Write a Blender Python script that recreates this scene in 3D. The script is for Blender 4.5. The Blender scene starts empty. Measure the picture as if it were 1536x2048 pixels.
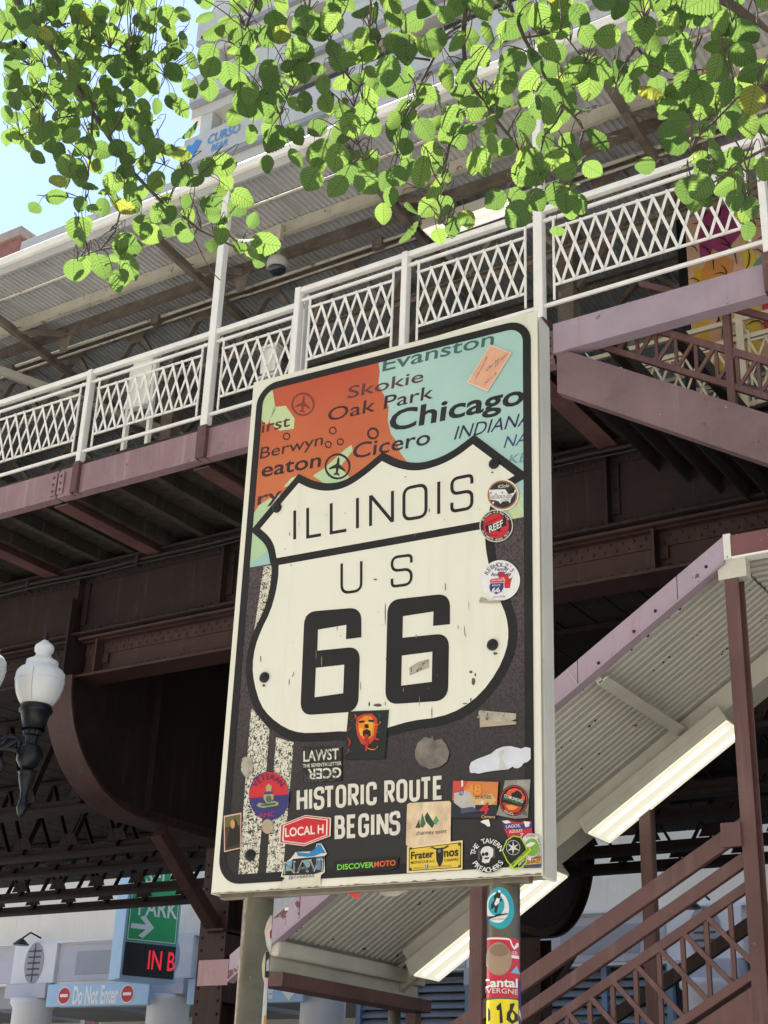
import bpy, bmesh, math, random
import numpy as np
from mathutils import Vector, Matrix
from mathutils.geometry import tessellate_polygon
random.seed(66)
R = math.radians
scene = bpy.context.scene
COL = scene.collection

# ------------------------------------------------------------------ camera
IW, IH, FPX = 1536.0, 2048.0, 2841.0
CAM = np.array([0.0, 0.0, 1.6])
_p, _r, _b, _a = R(24.11), R(2.23), R(56.54), R(60.01)
_M = np.array([[math.sin(_b), -math.cos(_b), 0], [math.cos(_b), math.sin(_b), 0], [0, 0, 1]])
_u0 = np.array([0, -math.sin(_p), math.cos(_p)]); _r0 = np.array([1.0, 0, 0])
FW = _M @ np.array([0, math.cos(_p), math.sin(_p)])
RI = _M @ (math.cos(_r) * _r0 + math.sin(_r) * _u0)
UP = _M @ (-math.sin(_r) * _r0 + math.cos(_r) * _u0)
cd = bpy.data.cameras.new('camera'); cam = bpy.data.objects.new('camera', cd); COL.objects.link(cam)
cd.sensor_fit = 'VERTICAL'; cd.sensor_height = 36.0; cd.sensor_width = 27.0
cd.lens = FPX / IH * 36.0; cd.clip_start = 0.05; cd.clip_end = 2000
m = Matrix.Identity(4)
for i in range(3):
    m[i][0], m[i][1], m[i][2], m[i][3] = RI[i], UP[i], -FW[i], CAM[i]
cam.matrix_world = m
scene.camera = cam

# ------------------------------------------------------------------ light
EL, OFF = R(56), R(24)
TO_SUN = Vector((-math.cos(EL) * math.cos(OFF), math.cos(EL) * math.sin(OFF), math.sin(EL)))
w = bpy.data.worlds.new('World'); scene.world = w; w.use_nodes = True
nt = w.node_tree; nt.nodes.clear()
sky = nt.nodes.new('ShaderNodeTexSky'); sky.sky_type = 'NISHITA'; sky.sun_disc = False
sky.sun_elevation = EL; sky.sun_rotation = math.atan2(TO_SUN.x, TO_SUN.y)
sky.air_density = 1.0; sky.dust_density = .25; sky.ozone_density = .7
bg = nt.nodes.new('ShaderNodeBackground'); bg.inputs[1].default_value = 0.060
out = nt.nodes.new('ShaderNodeOutputWorld')
nt.links.new(sky.outputs[0], bg.inputs[0]); nt.links.new(bg.outputs[0], out.inputs[0])
sd_ = bpy.data.lights.new('sun', 'SUN'); sd_.energy = 5.0; sd_.angle = R(0.6); sd_.color = (1, .955, .88)
sun = bpy.data.objects.new('sun', sd_); COL.objects.link(sun)
sun.rotation_euler = TO_SUN.to_track_quat('Z', 'Y').to_euler(); sun.location = (-10, 10, 40)
vs = scene.view_settings; vs.view_transform = 'Standard'; vs.look = 'None'; vs.gamma = 1
vs.exposure = 2.22; vs.use_curve_mapping = False

# ------------------------------------------------------------------ pixels to directions
def ray(x, y):
    d = FW * FPX + RI * (x - IW / 2) - UP * (y - IH / 2)
    return d / np.linalg.norm(d)
def onY(x, y, Y):
    d = ray(x, y); return CAM + d * ((Y - CAM[1]) / d[1])
def onX(x, y, X):
    d = ray(x, y); return CAM + d * ((X - CAM[0]) / d[0])
def onZ(x, y, Z):
    d = ray(x, y); return CAM + d * ((Z - CAM[2]) / d[2])
def at(x, y, dist):
    return CAM + ray(x, y) * dist

# ------------------------------------------------------------------ materials
MATS = {}
def _nodes(name):
    mt = bpy.data.materials.new(name); mt.use_nodes = True
    n = mt.node_tree.nodes; l = mt.node_tree.links
    return mt, n, l, n['Principled BSDF']
def mat(name, col, rough=.6, metal=0.0, var=.18, scale=6.0, bump=.15, bscale=None, spec=.4,
        streak=None, chips=None, dirt=None, coat=0.0, coord='Object'):
    """painted / metal / stone surface: tonal noise, vertical streaks, chipped paint, bump"""
    if name in MATS: return MATS[name]
    mt, n, l, b = _nodes(name)
    tc = n.new('ShaderNodeTexCoord')
    def noise(sc, det=5, ro=.6, mp=None):
        t = n.new('ShaderNodeTexNoise'); t.inputs['Scale'].default_value = sc
        t.inputs['Detail'].default_value = det; t.inputs['Roughness'].default_value = ro
        if mp:
            m_ = n.new('ShaderNodeMapping'); m_.inputs['Scale'].default_value = mp
            l.new(tc.outputs[coord], m_.inputs[0]); l.new(m_.outputs[0], t.inputs['Vector'])
        else: l.new(tc.outputs[coord], t.inputs['Vector'])
        return t
    def ramp(src, a, c, ca=(0, 0, 0, 1), cb=(1, 1, 1, 1)):
        r = n.new('ShaderNodeValToRGB'); r.color_ramp.elements[0].position = a; r.color_ramp.elements[1].position = c
        r.color_ramp.elements[0].color = ca; r.color_ramp.elements[1].color = cb
        l.new(src, r.inputs[0]); return r
    def mix(fac, a, bb):
        x = n.new('ShaderNodeMix'); x.data_type = 'RGBA'
        l.new(fac, x.inputs['Factor'])
        for s, v in (('A', a), ('B', bb)):
            sk = [q for q in x.inputs if q.name == s and q.type == 'RGBA'][0]
            if isinstance(v, tuple): sk.default_value = (*v[:3], 1)
            else: l.new(v, sk)
        return [q for q in x.outputs if q.type == 'RGBA'][0]
    n1 = noise(scale)
    lo = tuple(c * (1 - var) for c in col); hi = tuple(min(1, c * (1 + var)) for c in col)
    c = ramp(n1.outputs[0], .3, .7, (*lo, 1), (*hi, 1)).outputs[0]
    if streak:
        scol, amt = streak
        s = noise(3.0, 6, .65, (5, 5, .35)); f = ramp(s.outputs[0], .62 - amt * .25, .80)
        c = mix(f.outputs[0], c, scol)
    if dirt:
        dcol, amt, dsc = dirt
        s = noise(dsc, 8, .7); f = ramp(s.outputs[0], .70 - amt * .3, .86)
        c = mix(f.outputs[0], c, dcol)
    if chips:
        for ccol, amt, csc in chips:
            s = noise(csc, 7, .62); f = ramp(s.outputs[0], .72 - amt * .3, .735 - amt * .3)
            c = mix(f.outputs[0], c, ccol)
    l.new(c, b.inputs['Base Color'])
    b.inputs['Roughness'].default_value = rough; b.inputs['Metallic'].default_value = metal
    b.inputs['Specular IOR Level'].default_value = spec
    if coat: b.inputs['Coat Weight'].default_value = coat; b.inputs['Coat Roughness'].default_value = .15
    if bump:
        nb = noise(bscale or scale * 6, 4, .6); bp = n.new('ShaderNodeBump')
        bp.inputs['Strength'].default_value = bump; bp.inputs['Distance'].default_value = .02
        l.new(nb.outputs[0], bp.inputs['Height']); l.new(bp.outputs[0], b.inputs['Normal'])
        rr = n.new('ShaderNodeMapRange'); rr.inputs['To Min'].default_value = max(.05, rough - .12); rr.inputs['To Max'].default_value = min(1, rough + .12)
        l.new(n1.outputs[0], rr.inputs['Value']); l.new(rr.outputs[0], b.inputs['Roughness'])
    MATS[name] = mt; return mt

MAROON = mat('maroon_paint', (.108, .052, .048), .55, var=.25, scale=2.5, bump=.12, streak=((.17, .105, .10), .35), dirt=((.05, .028, .022), .35, 5), chips=[((.19, .115, .07), .09, 11)])
MAROON_CHALK = mat('chalked_maroon_paint', (.265, .165, .178), .6, var=.22, scale=1.6, bump=.15, streak=((.36, .27, .25), .42), dirt=((.14, .10, .14), .45, 3), chips=[((.16, .07, .035), .12, 9)])
STRINGER = mat('dull_maroon_stringer', (.175, .112, .115), .55, var=.22, scale=1.8, bump=.15, streak=((.22, .16, .15), .2), dirt=((.095, .062, .06), .5, 2.5), chips=[((.13, .06, .03), .08, 9), ((.33, .28, .27), .03, 14)])
LILAC = mat('lit_lilac_paint', (.34, .265, .315), .55, var=.10, scale=3, bump=.12, streak=((.30, .20, .17), .25), chips=[((.14, .06, .065), .14, 7)])  # maroon paint lightened to lilac for light falling on it; chips show maroon
LILAC_PEEL = mat('peeling_lilac_paint', (.36, .29, .35), .55, var=.12, scale=4, bump=.2, chips=[((.15, .06, .07), .44, 7), ((.72, .72, .66), .22, 10)])
MAROON_PEEL = mat('peeling_maroon_paint', (.16, .065, .07), .55, var=.15, scale=4, bump=.2, chips=[((.68, .68, .62), .36, 13)])
DARKSTEEL = mat('shade_maroon_steel', (.021, .0105, .0098), .72, var=.35, scale=2.2, bump=.25, streak=((.055, .036, .028), .3), dirt=((.018, .011, .009), .55, 4))  # maroon steel, its colour darkened for the shade under platform and tracks
DARKTIMBER = mat('dark_timber', (.032, .025, .020), .85, var=.4, scale=4, bump=.4, streak=((.10, .08, .06), .3))  # very dark brown timber with paler streaks
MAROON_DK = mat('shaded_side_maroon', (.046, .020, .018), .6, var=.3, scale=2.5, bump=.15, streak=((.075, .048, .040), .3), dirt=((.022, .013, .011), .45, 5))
ROOFIN = mat('shaded_roof_sheet', (.42, .44, .46), .7, var=.15, scale=1.5, dirt=((.18, .19, .20), .45, 2.5))  # inner roof sheets; blue-grey of the roof shade put into the colour
WHITE = mat('white_paint', (.80, .79, .74), .42, var=.07, scale=5, bump=.08, dirt=((.52, .47, .38), .22, 9), chips=[((.30, .18, .10), .035, 16)])
CREAM = mat('cream_steel_paint', (.50, .47, .385), .6, var=.14, scale=5, bump=.2, chips=[((.20, .17, .14), .30, 11), ((.28, .13, .06), .2, 7)])
CREAM_CLEAN = mat('cream_canopy_paint', (.52, .50, .43), .55, var=.10, scale=4, bump=.1, dirt=((.30, .22, .14), .28, 5))
DECK = mat('grey_roof_sheet', (.50, .50, .50), .6, var=.12, scale=2.2, bump=.1, dirt=((.27, .27, .26), .35, 1.5))
CDECK = mat('cream_canopy_sheet', (.47, .455, .405), .6, var=.08, scale=2, bump=.08, dirt=((.30, .28, .23), .35, 1.8))
FASCIAGREY = mat('grey_fascia', (.42, .42, .41), .5, var=.08, scale=3)
RUSTSTEEL = mat('rusty_brown_steel', (.175, .145, .118), .7, var=.35, scale=6, bump=.3, chips=[((.30, .29, .25), .25, 8)])
BLUEGREY = mat('blue_grey_panel', (.20, .26, .30), .5, var=.15, scale=1.5, dirt=((.11, .14, .16), .4, 3))
CONC = mat('pale_concrete', (.56, .525, .46), .85, var=.08, scale=1.0, bump=.1, streak=((.45, .415, .36), .3))
CONC2 = mat('cream_stucco', (.80, .74, .645), .85, var=.06, scale=.8, bump=.05, streak=((.68, .62, .52), .3))
GREYSTONE = mat('blue_grey_stone', (.50, .50, .55), .8, var=.06, scale=1.5, bump=.05)
GREYSTONE_L = mat('light_grey_stone', (.74, .735, .75), .8, var=.05, scale=1.5, bump=.05)
GREYSTONE_D = mat('panel_grey_stone', (.36, .36, .40), .8, var=.06, scale=1.5, bump=.05)
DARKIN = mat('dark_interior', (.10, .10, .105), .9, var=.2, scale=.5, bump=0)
SOFFIT = mat('grey_soffit', (.32, .325, .34), .9, var=.1, scale=.5, bump=0)
LOUVRE = mat('louvre_blue_grey', (.25, .29, .35), .5, var=.1, scale=3, bump=0)
BLUEFRAME = mat('blue_window_frame', (.17, .27, .40), .4, var=.1, scale=3, bump=0)
SIGNBLUE = mat('pale_blue_board', (.40, .58, .78), .45, var=.05, scale=2, bump=0)
GREEN = mat('green_sign_face', (.012, .40, .12), .35, var=.05, scale=2, bump=0)
BLACKIRON = mat('black_cast_iron', (.009, .010, .012), .32, var=.3, scale=20, bump=.12, spec=.3)
GALV = mat('weathered_galvanised', (.098, .094, .072), .55, metal=.15, var=.25, scale=9, bump=.25, streak=((.21, .115, .035), .62), chips=[((.15, .13, .10), .10, 25)])
GALV_D = mat('dark_galvanised', (.135, .118, .095), .42, metal=.6, var=.3, scale=9, bump=.15, streak=((.16, .10, .05), .35))
ALU = mat('grey_aluminium', (.43, .42, .37), .55, metal=.0, var=.10, scale=5, bump=.06, streak=((.38, .37, .34), .3), dirt=((.25, .23, .2), .2, 14))
SIGNCREAM = mat('cream_sign_sheeting', (.685, .685, .60), .33, var=.035, scale=4, bump=.015, bscale=60, spec=.45, streak=((.62, .60, .48), .22), dirt=((.42, .40, .33), .07, 30))
SIGNBLACK = mat('black_sign_ink', (.011, .011, .013), .38, var=.25, scale=7, bump=.02, bscale=40, spec=.32, dirt=((.04, .038, .036), .2, 12))
ASPHALT = mat('asphalt', (.05, .05, .052), .9, var=.2, scale=3, bump=.3)
PAVE = mat('pavement_concrete', (.24, .23, .215), .9, var=.12, scale=2, bump=.2)
KERB = mat('kerb_stone', (.42, .41, .39), .85, var=.1, scale=4, bump=.2)
PAINTLINE = mat('road_paint', (.75, .74, .70), .7, var=.1, scale=5)
BARK = mat('alder_bark', (.070, .058, .046), .85, var=.35, scale=20, bump=.5)
CONE = mat('alder_cone', (.02, .016, .012), .9, var=.3, scale=60, bump=.3)
BRICK = mat('far_red_brick', (.33, .14, .105), .9, var=.2, scale=3, bump=.2)
GLASS = mat('dark_window_glass', (.03, .04, .05), .08, var=.1, scale=1, bump=0, spec=.6)
REDPLASTIC = mat('red_flag_cloth', (.60, .06, .05), .6, var=.1, scale=9)

def emit(name, col, s, base=(.8, .8, .75)):
    mt, n, l, b = _nodes(name)
    b.inputs['Base Color'].default_value = (*base, 1)
    b.inputs['Emission Color'].default_value = (*col, 1); b.inputs['Emission Strength'].default_value = s
    b.inputs['Roughness'].default_value = .4
    MATS[name] = mt; return mt
TUBE = emit('lit_fluorescent_tube', (1, .97, .82), .40)
DIFFUSER = emit('lit_lamp_diffuser', (1, .94, .72), .17, (.55, .54, .48))
LED = emit('red_led', (1, .03, .06), .15, (.3, .01, .02))

def globe_mat():
    mt, n, l, b = _nodes('frosted_globe')
    b.inputs['Base Color'].default_value = (.82, .84, .84, 1); b.inputs['Roughness'].default_value = .28
    b.inputs['Transmission Weight'].default_value = .22; b.inputs['Subsurface Weight'].default_value = .35
    b.inputs['Subsurface Radius'].default_value = (.05, .05, .05)
    tc = n.new('ShaderNodeTexCoord'); wv = n.new('ShaderNodeTexWave'); wv.inputs['Scale'].default_value = 14
    wv.wave_type = 'BANDS'; wv.bands_direction = 'Z'
    bp = n.new('ShaderNodeBump'); bp.inputs['Strength'].default_value = .06
    l.new(tc.outputs['Object'], wv.inputs[0]); l.new(wv.outputs[0], bp.inputs['Height']); l.new(bp.outputs[0], b.inputs['Normal'])
    return mt
GLOBE = globe_mat()

def speckle(name, ca, cb, sc, thr, soft):
    """two-colour squiggle print (halftone asphalt of the sign)"""
    mt, n, l, b = _nodes(name)
    tc = n.new('ShaderNodeTexCoord'); t = n.new('ShaderNodeTexNoise'); t.inputs['Scale'].default_value = sc
    t.inputs['Detail'].default_value = 1.5; t.inputs['Distortion'].default_value = 1.2
    r = n.new('ShaderNodeValToRGB'); r.color_ramp.elements[0].position = thr; r.color_ramp.elements[1].position = thr + soft
    r.color_ramp.elements[0].color = (*ca, 1); r.color_ramp.elements[1].color = (*cb, 1)
    l.new(tc.outputs['Object'], t.inputs['Vector']); l.new(t.outputs[0], r.inputs[0]); l.new(r.outputs[0], b.inputs['Base Color'])
    b.inputs['Roughness'].default_value = .33
    return mt
def fade_down(mt):
    n, l = mt.node_tree.nodes, mt.node_tree.links; b = n['Principled BSDF']; src = b.inputs['Base Color'].links[0].from_socket
    tc = n.new('ShaderNodeTexCoord'); sp = n.new('ShaderNodeSeparateXYZ'); l.new(tc.outputs['Object'], sp.inputs[0])
    mr = n.new('ShaderNodeMapRange'); mr.inputs['From Min'].default_value = 2.12; mr.inputs['From Max'].default_value = 2.62; l.new(sp.outputs[2], mr.inputs['Value'])
    x = n.new('ShaderNodeMix'); x.data_type = 'RGBA'; l.new(mr.outputs[0], x.inputs['Factor']); ia = [q for q in x.inputs if q.type == 'RGBA']
    ia[0].default_value = (.013, .012, .013, 1); l.new(src, ia[1]); l.new([q for q in x.outputs if q.type == 'RGBA'][0], b.inputs['Base Color'])
ROADPRINT = speckle('road_print', (.020, .015, .017), (.082, .060, .066), 220, .44, .12); fade_down(ROADPRINT)   # the print runs out to black at the foot of the sign
STRIPEPRINT = speckle('stripe_print', (.03, .03, .03), (.62, .60, .50), 190, .44, .05)

def halftone(name, ca, cb, sc, low, hole):
    mt, n, l, b = _nodes(name)
    tc = n.new('ShaderNodeTexCoord')
    t = n.new('ShaderNodeTexNoise'); t.inputs['Scale'].default_value = 3.0; t.inputs['Detail'].default_value = 4
    r = n.new('ShaderNodeValToRGB'); r.color_ramp.elements[0].position = .35; r.color_ramp.elements[1].position = .65
    r.color_ramp.elements[0].color = (*ca, 1); r.color_ramp.elements[1].color = (*cb, 1)
    l.new(tc.outputs['Object'], t.inputs['Vector']); l.new(t.outputs[0], r.inputs[0])
    mp = n.new('ShaderNodeMapping'); mp.inputs['Rotation'].default_value = (0, .35, 0); mp.inputs['Scale'].default_value = (sc, .001, sc)
    v = n.new('ShaderNodeTexVoronoi'); v.inputs['Randomness'].default_value = 0.05; v.inputs['Scale'].default_value = 1
    l.new(tc.outputs['Object'], mp.inputs[0]); l.new(mp.outputs[0], v.inputs['Vector'])
    r2 = n.new('ShaderNodeValToRGB'); r2.color_ramp.elements[0].position = .28; r2.color_ramp.elements[1].position = .5
    l.new(v.outputs['Distance'], r2.inputs[0])
    # the dots fade out towards the top of the print
    sp = n.new('ShaderNodeSeparateXYZ'); l.new(tc.outputs['Object'], sp.inputs[0])
    mr = n.new('ShaderNodeMapRange'); mr.inputs['From Min'].default_value = 3.02; mr.inputs['From Max'].default_value = 3.36
    mr.inputs['To Min'].default_value = low; mr.inputs['To Max'].default_value = 0.0
    l.new(sp.outputs[2], mr.inputs['Value'])
    ml = n.new('ShaderNodeMath'); ml.operation = 'MULTIPLY'; l.new(r2.outputs[0], ml.inputs[0]); l.new(mr.outputs[0], ml.inputs[1])
    x = n.new('ShaderNodeMix'); x.data_type = 'RGBA'; l.new(ml.outputs[0], x.inputs['Factor'])
    ia = [q for q in x.inputs if q.type == 'RGBA']; l.new(r.outputs[0], ia[0]); ia[1].default_value = (*hole, 1)
    l.new([q for q in x.outputs if q.type == 'RGBA'][0], b.inputs['Base Color'])
    b.inputs['Roughness'].default_value = .33
    return mt
MAPORANGE = halftone('map_orange_print', (.40, .040, .022), (.48, .085, .032), 210, .6, (.62, .30, .075))
MAPTEAL = halftone('map_teal_print', (.30, .50, .48), (.40, .58, .54), 230, .35, (.24, .42, .42))
MAPGREEN = halftone('map_green_print', (.38, .55, .28), (.62, .62, .30), 90, .6, (.30, .50, .45))

def leaf_mat():
    mt, n, l, b = _nodes('alder_leaf')
    n.remove(b); outn = n['Material Output']
    gi = n.new('ShaderNodeNewGeometry'); oi = n.new('ShaderNodeObjectInfo')
    add = n.new('ShaderNodeMath'); add.operation = 'ADD'; l.new(gi.outputs['Random Per Island'], add.inputs[0]); l.new(oi.outputs['Random'], add.inputs[1])
    fr = n.new('ShaderNodeMath'); fr.operation = 'FRACT'; l.new(add.outputs[0], fr.inputs[0])
    r = n.new('ShaderNodeValToRGB'); e = r.color_ramp.elements
    e[0].position = 0; e[0].color = (.066, .125, .044, 1); e[1].position = 1; e[1].color = (.19, .21, .045, 1)
    q = e.new(.55); q.color = (.095, .172, .054, 1); q = e.new(.97); q.color = (.128, .21, .06, 1)
    l.new(fr.outputs[0], r.inputs[0])
    uv = n.new('ShaderNodeUVMap'); sp = n.new('ShaderNodeSeparateXYZ'); l.new(uv.outputs[0], sp.inputs[0])
    def mth(op, a, c=None):
        k = n.new('ShaderNodeMath'); k.operation = op
        for i, v in enumerate((a, c)):
            if v is None: continue
            if isinstance(v, (int, float)): k.inputs[i].default_value = v
            else: l.new(v, k.inputs[i])
        return k.outputs[0]
    au = mth('ABSOLUTE', mth('SUBTRACT', sp.outputs[0], .5))
    t = mth('FRACT', mth('MULTIPLY', mth('SUBTRACT', sp.outputs[1], mth('MULTIPLY', au, .75)), 8.0))
    side = mth('LESS_THAN', mth('ABSOLUTE', mth('SUBTRACT', t, .5)), .12)
    mid = mth('LESS_THAN', au, .016)
    vein = mth('MAXIMUM', side, mid)
    x = n.new('ShaderNodeMix'); x.data_type = 'RGBA'; l.new(mth('MULTIPLY', vein, .6), x.inputs['Factor'])
    ia = [s for s in x.inputs if s.type == 'RGBA']; l.new(r.outputs[0], ia[0]); ia[1].default_value = (.030, .070, .018, 1)
    c = [s for s in x.outputs if s.type == 'RGBA'][0]
    bp = n.new('ShaderNodeBump'); bp.inputs['Strength'].default_value = .3; bp.inputs['Distance'].default_value = .002
    l.new(mth('ABSOLUTE', mth('SUBTRACT', t, .5)), bp.inputs['Height'])
    d = n.new('ShaderNodeBsdfPrincipled'); l.new(c, d.inputs['Base Color']); d.inputs['Roughness'].default_value = .55
    d.inputs['Specular IOR Level'].default_value = .22; l.new(bp.outputs[0], d.inputs['Normal'])
    tr = n.new('ShaderNodeBsdfTranslucent')
    br = n.new('ShaderNodeMix'); br.data_type = 'RGBA'; br.blend_type = 'MULTIPLY'; br.inputs['Factor'].default_value = 1
    ib = [s for s in br.inputs if s.type == 'RGBA']; l.new(c, ib[0]); ib[1].default_value = (1.38, 1.22, .80, 1)
    l.new([s for s in br.outputs if s.type == 'RGBA'][0], tr.inputs['Color'])
    ms = n.new('ShaderNodeMixShader'); ms.inputs[0].default_value = .52
    l.new(d.outputs[0], ms.inputs[1]); l.new(tr.outputs[0], ms.inputs[2]); l.new(ms.outputs[0], outn.inputs[0])
    return mt
LEAF = leaf_mat()

def flatmat(c, rough=.38):
    k = 'print_%02x%02x%02x' % tuple(int(v * 255) for v in c)
    if k in MATS: return MATS[k]
    lin = tuple(((v + .055) / 1.055) ** 2.4 if v > .04045 else v / 12.92 for v in c)
    lin = tuple(v * .78 + .004 for v in lin)
    return mat(k, lin, rough, var=.07, scale=40, bump=.0)

# ------------------------------------------------------------------ mesh helpers
ORG = {}
class MB:
    def __init__(s): s.v = []; s.f = []; s.m = []
    def add(s, vs, fs, mi=0):
        o = len(s.v); s.v += [tuple(map(float, q)) for q in vs]
        for f in fs: s.f.append([i + o for i in f]); s.m.append(mi)
        return s
    def box(s, x0, x1, y0, y1, z0, z1, mi=0):
        return s.add([(x0, y0, z0), (x1, y0, z0), (x1, y1, z0), (x0, y1, z0), (x0, y0, z1), (x1, y0, z1), (x1, y1, z1), (x0, y1, z1)],
                     [(0, 3, 2, 1), (4, 5, 6, 7), (0, 1, 5, 4), (1, 2, 6, 5), (2, 3, 7, 6), (3, 0, 4, 7)], mi)
    def beam(s, p, q, w, h, up=(0, 0, 1), mi=0, vert_ends=False):
        p, q = Vector(p), Vector(q); d = (q - p).normalized(); up = Vector(up)
        sx = d.cross(up)
        if sx.length < 1e-5: sx = d.cross(Vector((0, 1, 0)))
        sx.normalize(); u = sx.cross(d).normalized()
        if vert_ends:
            k = 1.0 / max(.2, abs(u.z)); u = Vector((0, 0, k))
        a, b_ = sx * w / 2, u * h / 2
        vs = [p - a - b_, p + a - b_, p + a + b_, p - a + b_, q - a - b_, q + a - b_, q + a + b_, q - a + b_]
        return s.add(vs, [(0, 1, 2, 3), (7, 6, 5, 4), (4, 5, 1, 0), (5, 6, 2, 1), (6, 7, 3, 2), (7, 4, 0, 3)], mi)
    def prism(s, poly, fn, d0, d1, mi=0):
        """poly 2D -> fn(a,b,depth) 3D, extruded d0..d1"""
        n = len(poly); vs = [fn(a, b, d0) for a, b in poly] + [fn(a, b, d1) for a, b in poly]
        tri = tessellate_polygon([[Vector((a, b, 0)) for a, b in poly]])
        fs = [tuple(t) for t in tri] + [tuple(i + n for i in reversed(t)) for t in tri]
        fs += [(i, (i + 1) % n, (i + 1) % n + n, i + n) for i in range(n)]
        return s.add(vs, fs, mi)
    def tube(s, pts, rad, n=8, mi=0, cap=True):
        pts = [Vector(p) for p in pts]; k = len(pts)
        if not hasattr(rad, '__len__'): rad = [rad] * k
        o = len(s.v); ref = None; vs = []
        for i, p in enumerate(pts):
            t = (pts[min(i + 1, k - 1)] - pts[max(i - 1, 0)]).normalized()
            if ref is None: ref = t.orthogonal().normalized()
            ref = (ref - t * ref.dot(t)); ref = ref.normalized() if ref.length > 1e-6 else t.orthogonal().normalized()
            bi = t.cross(ref)
            for j in range(n):
                a = 2 * math.pi * j / n; vs.append(p + (ref * math.cos(a) + bi * math.sin(a)) * rad[i])
        fs = [(i * n + j, i * n + (j + 1) % n, (i + 1) * n + (j + 1) % n, (i + 1) * n + j) for i in range(k - 1) for j in range(n)]
        if cap: fs += [tuple(reversed(range(n))), tuple((k - 1) * n + j for j in range(n))]
        return s.add(vs, fs, mi)
    def lathe(s, prof, c, n=24, mi=0, axis='z', flute=0.0):
        """prof: (radius, height) list around vertical axis through c"""
        c = Vector(c); vs = []
        for r, h in prof:
            for j in range(n):
                a = 2 * math.pi * j / n; rr = r * (1 + flute * (j % 2))
                if axis == 'z': vs.append(c + Vector((rr * math.cos(a), rr * math.sin(a), h)))
                else: vs.append(c + Vector((rr * math.cos(a), -h, rr * math.sin(a))))
        k = len(prof)
        fs = [(i * n + j, i * n + (j + 1) % n, (i + 1) * n + (j + 1) % n, (i + 1) * n + j) for i in range(k - 1) for j in range(n)]
        fs += [tuple(reversed(range(n))), tuple((k - 1) * n + j for j in range(n))]
        return s.add(vs, fs, mi)
    def rivet(s, p, r=.019, h=.013, nrm=(0, -1, 0)):
        p, nv = Vector(p), Vector(nrm).normalized(); a = nv.orthogonal().normalized(); b_ = nv.cross(a)
        vs = []
        for rr, hh in ((1, 0), (.75, .7)):
            for j in range(6):
                t = math.pi * j / 3; vs.append(p + (a * math.cos(t) + b_ * math.sin(t)) * r * rr + nv * h * hh)
        vs.append(p + nv * h)
        fs = [(j, (j + 1) % 6, 6 + (j + 1) % 6, 6 + j) for j in range(6)] + [(6 + j, 6 + (j + 1) % 6, 12) for j in range(6)]
        return s.add(vs, fs)
    def build(s, name, mats, parent=None, smooth=False, bevel=0.0, label=None, category=None, group=None, kind=None, local=False, fixn=True):
        if not isinstance(mats, (list, tuple)): mats = [mats]
        me = bpy.data.meshes.new(name)
        if parent is not None: org = Vector((0, 0, 0)) if local else ORG[parent.name]
        else:
            a = np.array(s.v); org = Vector(((a[:, 0].min() + a[:, 0].max()) / 2, (a[:, 1].min() + a[:, 1].max()) / 2, a[:, 2].min()))
        me.from_pydata([(x - org.x, y - org.y, z - org.z) for x, y, z in s.v], [], s.f)
        for q in mats: me.materials.append(q)
        me.polygons.foreach_set('material_index', s.m)
        if fixn:
            bm = bmesh.new(); bm.from_mesh(me); bmesh.ops.recalc_face_normals(bm, faces=bm.faces); bm.to_mesh(me); bm.free()
        if smooth: me.polygons.foreach_set('use_smooth', [True] * len(me.polygons))
        me.update()
        o = bpy.data.objects.new(name, me); COL.objects.link(o)
        if parent is not None: o.parent = parent; ORG[o.name] = org if not local else Vector((0, 0, 0))
        else: o.location = org; ORG[o.name] = org
        if bevel:
            md = o.modifiers.new('bevel', 'BEVEL'); md.width = bevel; md.segments = 2; md.limit_method = 'ANGLE'; md.angle_limit = R(40)
        tag(o, label, category, group, kind)
        return o
def tag(o, label=None, category=None, group=None, kind=None):
    if label: o['label'] = label
    if category: o['category'] = category
    if group: o['group'] = group
    if kind: o['kind'] = kind
    return o
def thing(name, loc, label, category, group=None, rz=0.0):
    o = bpy.data.objects.new(name, None); COL.objects.link(o); o.location = loc; o.rotation_euler = (0, 0, rz)
    o.empty_display_size = .2; ORG[o.name] = Vector(loc)
    return tag(o, label, category, group)
def inst(src, name, parent, loc, rot=None):
    o = bpy.data.objects.new(name, src.data); COL.objects.link(o); o.parent = parent; o.location = loc
    for md in src.modifiers:
        m2 = o.modifiers.new(md.name, md.type)
        if md.type == 'BEVEL': m2.width = md.width; m2.segments = md.segments; m2.limit_method = 'ANGLE'; m2.angle_limit = md.angle_limit
    if rot: o.rotation_euler = rot
    return o
def corr(mb, o, u, v, L, Wd, pitch=.068, depth=.016, nrm=None, mi=0):
    """corrugated sheet: ribs run along u for L, profile repeats across v for Wd; nrm = rib direction"""
    o, u, v = Vector(o), Vector(u).normalized(), Vector(v).normalized(); nn = Vector(nrm) if nrm else u.cross(v)
    k = max(1, int(round(Wd / pitch))); p = Wd / k; prof = []
    for i in range(k):
        prof += [(i * p, 0), (i * p + p * .40, 0), (i * p + p * .54, depth), (i * p + p * .86, depth)]
    prof.append((Wd, 0)); vs = []
    for a, h in prof: q = o + v * a + nn * h; vs += [q, q + u * L]
    mb.add(vs, [(2 * i, 2 * i + 2, 2 * i + 3, 2 * i + 1) for i in range(len(prof) - 1)], mi)
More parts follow.
